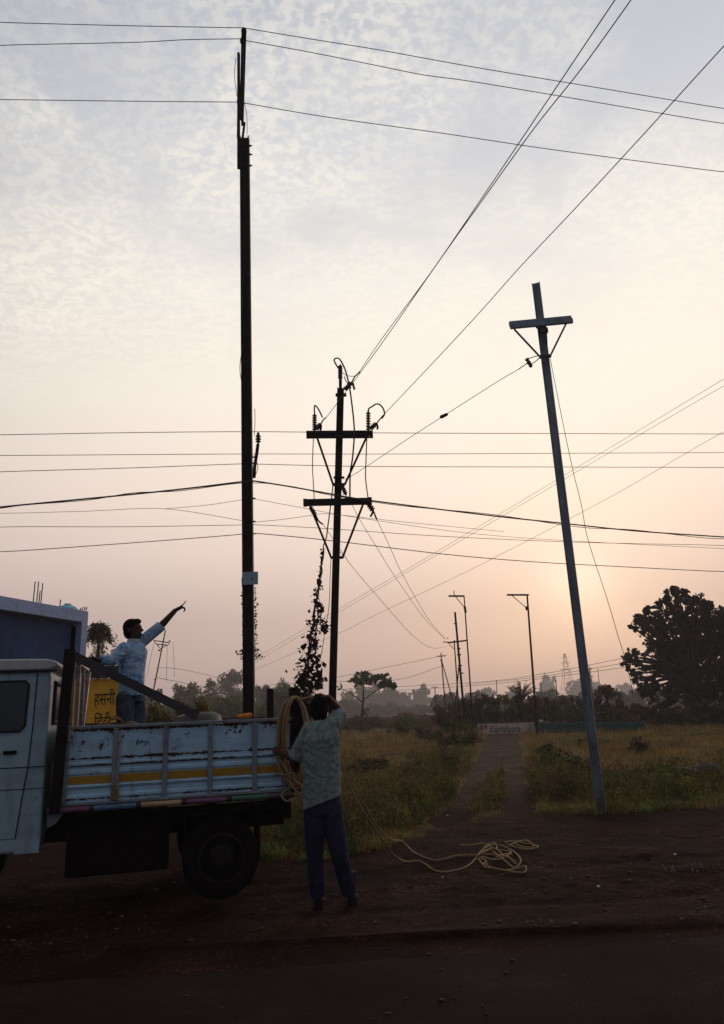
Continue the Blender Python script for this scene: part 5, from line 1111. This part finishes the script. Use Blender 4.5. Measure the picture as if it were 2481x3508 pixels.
# ------------------------------------------------------------------ people
PXM2 = 2523 / (6.55 * .965)
def hand(mb, wr, dirv, palm_n, curl, s_=1., index=None, side=1):
    """palm, four unequal bent fingers and a thumb"""
    dv = unit(dirv); pn = unit(np.asarray(palm_n) - dv * (np.asarray(palm_n) @ dv)); sd = np.cross(dv, pn) * side
    kn = wr + dv * .085 * s_
    mb.loft([(wr, sd * .024 * s_, pn * .017 * s_), (wr + dv * .04 * s_, sd * .038 * s_, pn * .015 * s_), (kn, sd * .04 * s_, pn * .013 * s_)], 14)
    for k, (off, L_) in enumerate(((-.030, .072), (-.010, .080), (.010, .075), (.029, .060))):
        b0 = kn + sd * off * s_ - dv * .008; a = curl if not (index is not None and k == 0) else index; p = b0; ang = 0
        for j, f_ in enumerate((.45, .32, .25)):
            ang += a * (1.0 if j else .8); e_ = p + (dv * math.cos(ang) + pn * math.sin(ang)) * L_ * f_ * s_; mb.cone(p, (.0092 - .0011 * j) * s_, e_, (.0085 - .0011 * j) * s_, 8); p = e_
    t0 = wr + dv * .03 * s_ - sd * .03 * s_; t1 = t0 + (dv * .6 - sd * .7 + pn * .3) * .035 * s_; t2 = t1 + (dv * .9 - sd * .1 + pn * .5 * (1 if curl > .3 else .2)) * .03 * s_
    mb.cone(t0, .013 * s_, t1, .011 * s_, 8); mb.cone(t1, .0105 * s_, t2, .009 * s_, 8)
def head(mb, c_, fwd, up, s_=1.):
    f_ = unit(fwd); u_ = unit(np.asarray(up) - f_ * (np.asarray(up) @ f_)); r_ = np.cross(f_, u_); R = np.stack([r_, f_, u_], 1); c_ = np.asarray(c_)
    mb.ell(c_ + u_ * .022 * s_ - f_ * .012 * s_, .075 * s_, .094 * s_, .092 * s_, R)                                  # skull
    mb.ell(c_ - u_ * .045 * s_ + f_ * .018 * s_, .056 * s_, .068 * s_, .068 * s_, R)                                  # jaw
    mb.ell(c_ - u_ * .088 * s_ + f_ * .055 * s_, .024 * s_, .022 * s_, .018 * s_, R)                                  # chin
    mb.cone(c_ + f_ * .083 * s_ + u_ * .012 * s_, .009 * s_, c_ + f_ * .103 * s_ - u_ * .020 * s_, .013 * s_, 8)      # nose
    mb.ell(c_ + f_ * .078 * s_ - u_ * .048 * s_, .022 * s_, .016 * s_, .007 * s_, R, 10, 6); mb.ell(c_ + f_ * .075 * s_ - u_ * .060 * s_, .020 * s_, .015 * s_, .008 * s_, R, 10, 6)
    mb.ell(c_ + f_ * .070 * s_ + u_ * .030 * s_, .05 * s_, .018 * s_, .010 * s_, R, 10, 6)
    for sg in (-1, 1):
        mb.ell(c_ + r_ * sg * .076 * s_ - u_ * .004 * s_ - f_ * .008 * s_, .009 * s_, .018 * s_, .030 * s_, R, 10, 8)
        mb.ell(c_ + r_ * sg * .030 * s_ + f_ * .072 * s_ + u_ * .008 * s_, .013 * s_, .010 * s_, .008 * s_, R, 8, 6)
    return R
def hair(mb, c_, R, s_=1., low=.0):
    r_, f_, u_ = R[:, 0], R[:, 1], R[:, 2]
    mb.ell(c_ + u_ * .036 * s_ - f_ * .022 * s_, .082 * s_, .092 * s_, .090 * s_, R); mb.ell(c_ - u_ * (.012 + low) * s_ - f_ * .045 * s_, .076 * s_, .062 * s_, .078 * s_, R)
    mb.ell(c_ + u_ * .085 * s_ + f_ * .040 * s_, .058 * s_, .045 * s_, .030 * s_, R)

# --- the man with his back to us, one hand on his head, one on the truck
d = 6.55
def Q(x, y, dd=0.): return P(x, y, d + dd)
X_ = np.array([1., 0, 0]); Yv = np.array([0, 1., 0]); Zv = np.array([0, 0, 1.])
hc = Q(1095, 2428, .03); sl = Q(1060, 2500, .0); sr = Q(1139, 2481, .0); el = Q(1016, 2604, .10); wl = Q(965, 2577, .30); er = Q(1168, 2440, .20); wrr = Q(1124, 2390, .02)
hipl = Q(1078, 2770); hipr = Q(1133, 2765); kl = Q(1080, 2920, -.02); kr = Q(1162, 2925, -.04); al = Q(1088, 3070, .0); ar = Q(1196, 3062, .04)
fl = G(1088, 3108); fr = G(1205, 3096); gl = hgt(fl[0], fl[1]); grr = hgt(fr[0], fr[1])
al = np.array([fl[0], fl[1] + .02, gl + .09]); ar = np.array([fr[0] - .02, fr[1] + .02, grr + .09])
body = MB(); R2 = head(body, hc, (.02, 1, .12), Zv, .98)
body.cone(Q(1097, 2470), .052, Q(1098, 2510), .058)
body.loft([(Q(1104, 2775), X_ * .14, Yv * .095), (Q(1103, 2700), X_ * .135, Yv * .09), (Q(1101, 2600), X_ * .140, Yv * .095), (Q(1099, 2520), X_ * .15, Yv * .09), (Q(1098, 2492), X_ * .10, Yv * .07)])
body.cone(sl, .05, el, .040); body.cone(el, .040, wl, .026); body.cone(sr, .05, er, .040); body.cone(er, .041, wrr, .027)
body.cone(hipl, .082, kl, .055); body.cone(kl, .055, al, .036); body.cone(hipr, .082, kr, .055); body.cone(kr, .055, ar, .036)
hand(body, wl, unit(wl - el) * .6 + np.array([-.6, .2, .15]), (0, 1, -.2), .45, .95, side=1); hand(body, wrr, unit(np.array([-.75, -.15, .35])), (-.1, .1, -1), .5, .95, side=-1)
man = organic('person', body, MT['skin'], None, .0065, 3, label='man in grey printed shirt and dark jeans standing behind the truck with his back turned', cat='person')
mb = MB(); hair(mb, hc, R2, 1.0, .012); organic('hair', mb, MT['hair'], man, .007, 3)
mb = MB()
tilt = np.array([.165, 0, .055])
mb.loft([(Q(1103, 2748), tilt, Yv * .125), (Q(1103, 2715), X_ * .160 + Zv * .04, Yv * .122), (Q(1103, 2650), X_ * .158 + Zv * .02, Yv * .118), (Q(1101, 2580), X_ * .158, Yv * .120), (Q(1100, 2530), X_ * .164 + Zv * .01, Yv * .118), (Q(1099, 2498), X_ * .140 + Zv * .03, Yv * .10), (Q(1099, 2480), X_ * .095 + Zv * .02, Yv * .085), (Q(1098, 2468), X_ * .066, Yv * .066)])
mb.cone(sl, .068, sl + (el - sl) * .5, .070); d1 = unit(el - sl)
mb.tube([sl, sl + (el - sl) * .5, sl + (el - sl) * .92], [.066, .075, .088], 18); mb.cone(sr + np.array([-.02, 0, 0]), .070, sr + (er - sr) * .35, .066); mb.tube([sr, sr + (er - sr) * .5, sr + (er - sr) * .80], [.066, .070, .072], 18)
for k in range(7): z = 2560 + k * 27; mb.cone(Q(1075 + 8 * (k % 3), z + 22, -.108), .010, Q(1142, z - 14, -.100), .006, 8)
for k in range(4): mb.cone(Q(1046, 2560 + 40 * k, -.07), .008, Q(1072, 2580 + 42 * k, -.115), .004, 8)
organic('shirt', mb, MT['shirt2'], man, .0065, 4)
mb = MB(); mb.loft([(Q(1104, 2790), X_ * .150, Yv * .11), (Q(1104, 2730), X_ * .150, Yv * .11)])
for hp_, kk_, aa in ((hipl, kl, al), (hipr, kr, ar)):
    mb.cone(hp_, .096, kk_, .073); mb.tube(spline([kk_ + (hp_ - kk_) * .12, kk_, (kk_ + aa) / 2 + np.array([0, -.005, 0]), aa + np.array([0, 0, .0])], 4), [.074 - .001 * i for i in range(13)], 18)
    for j in range(4): q = aa + np.array([0, 0, .03 + .035 * j]); mb.lathe(q, (0, 0, 1), [(.064, 0), (.070, .012), (.063, .026)], 16)
organic('trousers', mb, MT['jeans'], man, .007, 3)
for q, g_ in ((fl, gl), (fr, grr)):
    mb = MB(); c_ = np.array([q[0], q[1], g_]); mb.ell(c_ + np.array([.01, .0, .042]), .045, .06, .042); mb.ell(c_ + np.array([.02, .12, .030]), .048, .085, .030); mb.bar(c_ + np.array([.012, -.055, .012]), c_ + np.array([.02, .19, .012]), .085, .022)
    organic('shoe', mb, MT['shoe'], man, .006, 2)

# --- the man on the truck bed, pointing up to the right
d = (T(.46, .80, 0))[1]; k1 = pxm(d)
def Q(x, y, dd=0.): return P(x, y, d + dd)
fw = unit(np.array([.92, -.30, .05])); lf = unit(np.cross(Zv, fw)); ch = unit(np.array([.62, -.78, 0])); cs_ = unit(np.cross(Zv, ch))
hc = Q(458, 2159); shn = Q(424, 2222, -.13); shf = Q(478, 2205, .12); eln = Q(386, 2262, -.20); wn = Q(338, 2262, -.30); elf = Q(550, 2146, .18); wf = Q(600, 2092, .20)
hipn = Q(430, 2395, -.06); hipf = Q(466, 2393, .08); zfl = .865
ftn = np.array([Q(434, 2600)[0], d - .12, zfl]); ftf = np.array([Q(468, 2600)[0], d + .10, zfl]); knn = (hipn + ftn) / 2 + np.array([.02, -.02, .02]); knf = (hipf + ftf) / 2 + np.array([.02, -.02, .02])
body = MB(); R1 = head(body, hc, unit(np.array([.97, -.18, .10])), Zv, .95)
body.cone(Q(458, 2190), .050, Q(458, 2215), .056)
body.loft([(Q(447, 2400), cs_ * .112, ch * .09), (Q(450, 2340), cs_ * .108, ch * .085), (Q(452, 2270), cs_ * .125, ch * .095), (Q(455, 2225), cs_ * .15, ch * .085), (Q(457, 2208), cs_ * .09, ch * .06)])
body.cone(shn, .05, eln, .038); body.cone(eln, .038, wn, .025); body.cone(shf, .05, elf, .039); body.cone(elf, .039, wf, .025)
body.cone(hipn, .08, knn, .055); body.cone(knn, .055, ftn + Zv * .09, .036); body.cone(hipf, .08, knf, .055); body.cone(knf, .055, ftf + Zv * .09, .036)
hand(body, wn, Q(296, 2246, -.42) - wn, (0, -.1, -1), .22, .95, side=1)
hd = unit(Q(622, 2068, .2) - wf); hand(body, wf, unit(Q(618, 2082, .2) - wf), (.45, -.1, -.85), 1.05, 1.0, index=-.22, side=1)
man = organic('person', body, MT['skin'], None, .0065, 3, label='man in blue shirt standing on the truck bed and pointing up to the right', cat='person')
mb = MB(); hair(mb, hc, R1, .97, 0.); organic('hair', mb, MT['hair'], man, .007, 3)
mb = MB()
mb.loft([(Q(450, 2384), cs_ * .128, ch * .115), (Q(451, 2350), cs_ * .124, ch * .112), (Q(453, 2300), cs_ * .126, ch * .110), (Q(454, 2260), cs_ * .138, ch * .110), (Q(456, 2232), cs_ * .148, ch * .10), (Q(458, 2212), cs_ * .115, ch * .08), (Q(459, 2200), cs_ * .068, ch * .066)])
mb.cone(shn, .065, eln, .056); mb.tube([eln, eln + (wn - eln) * .45, eln + (wn - eln) * .85], [.055, .050, .046], 18); mb.cone(shf, .064, shf + (elf - shf) * .7, .056); mb.tube([shf, elf, elf + (wf - elf) * .08], [.062, .057, .060], 18)
for k in range(5): mb.cone(Q(425, 2290 + 22 * k, -.15), .008, Q(470, 2275 + 22 * k, -.16), .005, 8)
mb.cone(eln + np.array([.02, -.03, .03]), .016, shn + np.array([.03, -.06, -.06]), .010, 8)
sh = organic('shirt', mb, MT['shirt1'], man, .0065, 3)
mb = MB(); mb.loft([(Q(459, 2202), cs_ * .074, ch * .072), (Q(460, 2190), cs_ * .062, ch * .060)], 20); mb.build('collar', simple('pale_collar_cloth', (.30, .38, .44), .9), sh, True)
mb = MB(); mb.loft([(Q(447, 2405), cs_ * .118, ch * .105), (Q(449, 2370), cs_ * .118, ch * .105)])
for hp_, kk_, ft in ((hipn, knn, ftn), (hipf, knf, ftf)): mb.cone(hp_, .092, kk_, .072); mb.tube([kk_ + (hp_ - kk_) * .1, kk_, ft + Zv * .06], [.074, .072, .068], 18)
organic('trousers', mb, MT['jeans2'], man, .007, 3)
for q in (ftn, ftf):
    mb = MB(); mb.ell(q + Zv * .04, .05, .045, .04); mb.ell(q + fw * .1 + Zv * .028, .08, .045, .028, np.stack([fw, lf, Zv], 1)); organic('shoe', mb, MT['shoe'], man, .007, 2)

# ------------------------------------------------------------------ litter and small things
wp_ = simple('white_plastic', (.55, .52, .52), .5, .2, 20); lit = [
 (1380, 2816, 17, 'crumpled white plastic bag on the left verge'), (1532, 2792, 9, 'small white scrap at the edge of the weeds'), (1516, 3006, 8, 'small white paper scrap on the soil below the rope'),
 (2368, 2603, 12, 'bright white polythene scrap in the right field'), (2342, 2590, 6, 'tiny white scrap left of the bright polythene'), (1936, 2566, 9, 'white scrap on the grass right of the track'),
 (2228, 2512, 12, 'pale plastic heap under the big tree edge'), (2368, 2504, 10, 'pale scrap near the hedge at the right'), (2050, 3026, 13, 'flat pale scrap lying on the bare soil'),
 (2315, 2930, 14, 'dull leaf scrap on the bare soil at the right'), (2285, 2608, 10, 'pale scrap beside the dark puddle'), (1372, 2780, 8, 'pale scrap above the white plastic bag'), (1610, 2748, 6, 'pale stone at the mouth of the track')]
for i, (x, y, s_, lab) in enumerate(lit):
    q = G(x, y); r_ = s_ / 2 / pxm(q[1]); mb = MB(); g = random.Random(i)
    for k in range(6): mb.ell(q + np.array([g.uniform(-.5, .5) * r_, g.uniform(-.5, .5) * r_, hgt(q[0], q[1]) + .3 * r_]), r_ * g.uniform(.4, .8), r_ * g.uniform(.3, .7), r_ * g.uniform(.15, .4), None, 7, 5)
    mb.build('litter_scrap', wp_, None, label=lab, cat='litter', group='scraps of litter on the ground')
# leaf and straw debris in the weeds edge, right
mb = MB(); q = G(2390, 2985)
for k in range(26):
    a = random.uniform(0, math.pi); c_ = q + np.array([random.gauss(0, .12), random.gauss(0, .06), .02 + hgt(q[0], q[1])]); e_ = np.array([math.cos(a), math.sin(a), random.uniform(-.1, .3)]) * random.uniform(.02, .07); mb.tube([c_ - e_, c_ + e_], .006, 4)
mb.build('straw_debris', simple('dry_straw', (.09, .05, .035), .9), None, label='little pile of dry straw on the soil at the right edge', cat='straw', kind='stuff')
# heap with dark sheet in the right weeds
q = G(2405, 2672); d = q[1]
mb = MB()
mb.ell(P(2352, 2640, d), 30 / pxm(d), .25, 12 / pxm(d)); mb.ell(P(2375, 2648, d), 28 / pxm(d), .25, 14 / pxm(d)); mb.ell(P(2340, 2634, d), 18 / pxm(d), .2, 7 / pxm(d)); mb.ell(P(2390, 2665, d), 50 / pxm(d), .3, 20 / pxm(d))
organic('dark_sheet', mb, simple('purple_black_sheet', (.014, .006, .012), .6, .3, 6, 0, .3, .25), None, .02, 3, label='crumpled dark purple sheet lying in the weeds near the right edge', cat='sheet')
mb = MB(); mb.ell(P(2425, 2636, d + .1), 36 / pxm(d), .3, 24 / pxm(d)); mb.ell(P(2450, 2648, d + .1), 36 / pxm(d), .3, 26 / pxm(d)); mb.ell(P(2410, 2650, d + .1), 24 / pxm(d), .25, 20 / pxm(d))
organic('grey_sack', mb, simple('grey_sackcloth', (.030, .028, .032), .8, .3, 12, 0, .4), None, .02, 3, label='bulging grey sack beside the dark purple sheet', cat='sack')
# low mound in the left field
q = G(1340, 2594); mb = MB(); mb.ell(q, .55, .3, .16); mb.ell(q + np.array([.5, .2, 0]), .5, .3, .08); organic('soil_mound', mb, simple('dark_mound_soil', (.035, .022, .018), .95, .4, 6, 0, .6), None, .03, 2, label='small dark soil mound in the left field', cat='mound')

# ------------------------------------------------------------------ haze
mb = MB(); mb.add([(x, y, z) for z in (-1.2, 31) for x, y in ((-720, -70), (720, -70), (720, 720), (-720, 720))], [(0, 1, 2, 3), (4, 5, 6, 7), (0, 1, 5, 4), (1, 2, 6, 5), (2, 3, 7, 6), (3, 0, 4, 7)])
hm = bpy.data.materials.new('haze_air'); hm.use_nodes = True; t_ = hm.node_tree; t_.nodes.clear()
vo = t_.nodes.new('ShaderNodeVolumePrincipled'); vo.inputs['Color'].default_value = (.97, .905, .885, 1); vo.inputs['Density'].default_value = HAZE_DENSITY; vo.inputs['Anisotropy'].default_value = .32
oo = t_.nodes.new('ShaderNodeOutputMaterial'); t_.links.new(vo.outputs[0], oo.inputs['Volume'])
mb.build('haze', hm, None, label='pale dusty haze hanging over the fields', cat='haze', kind='stuff')
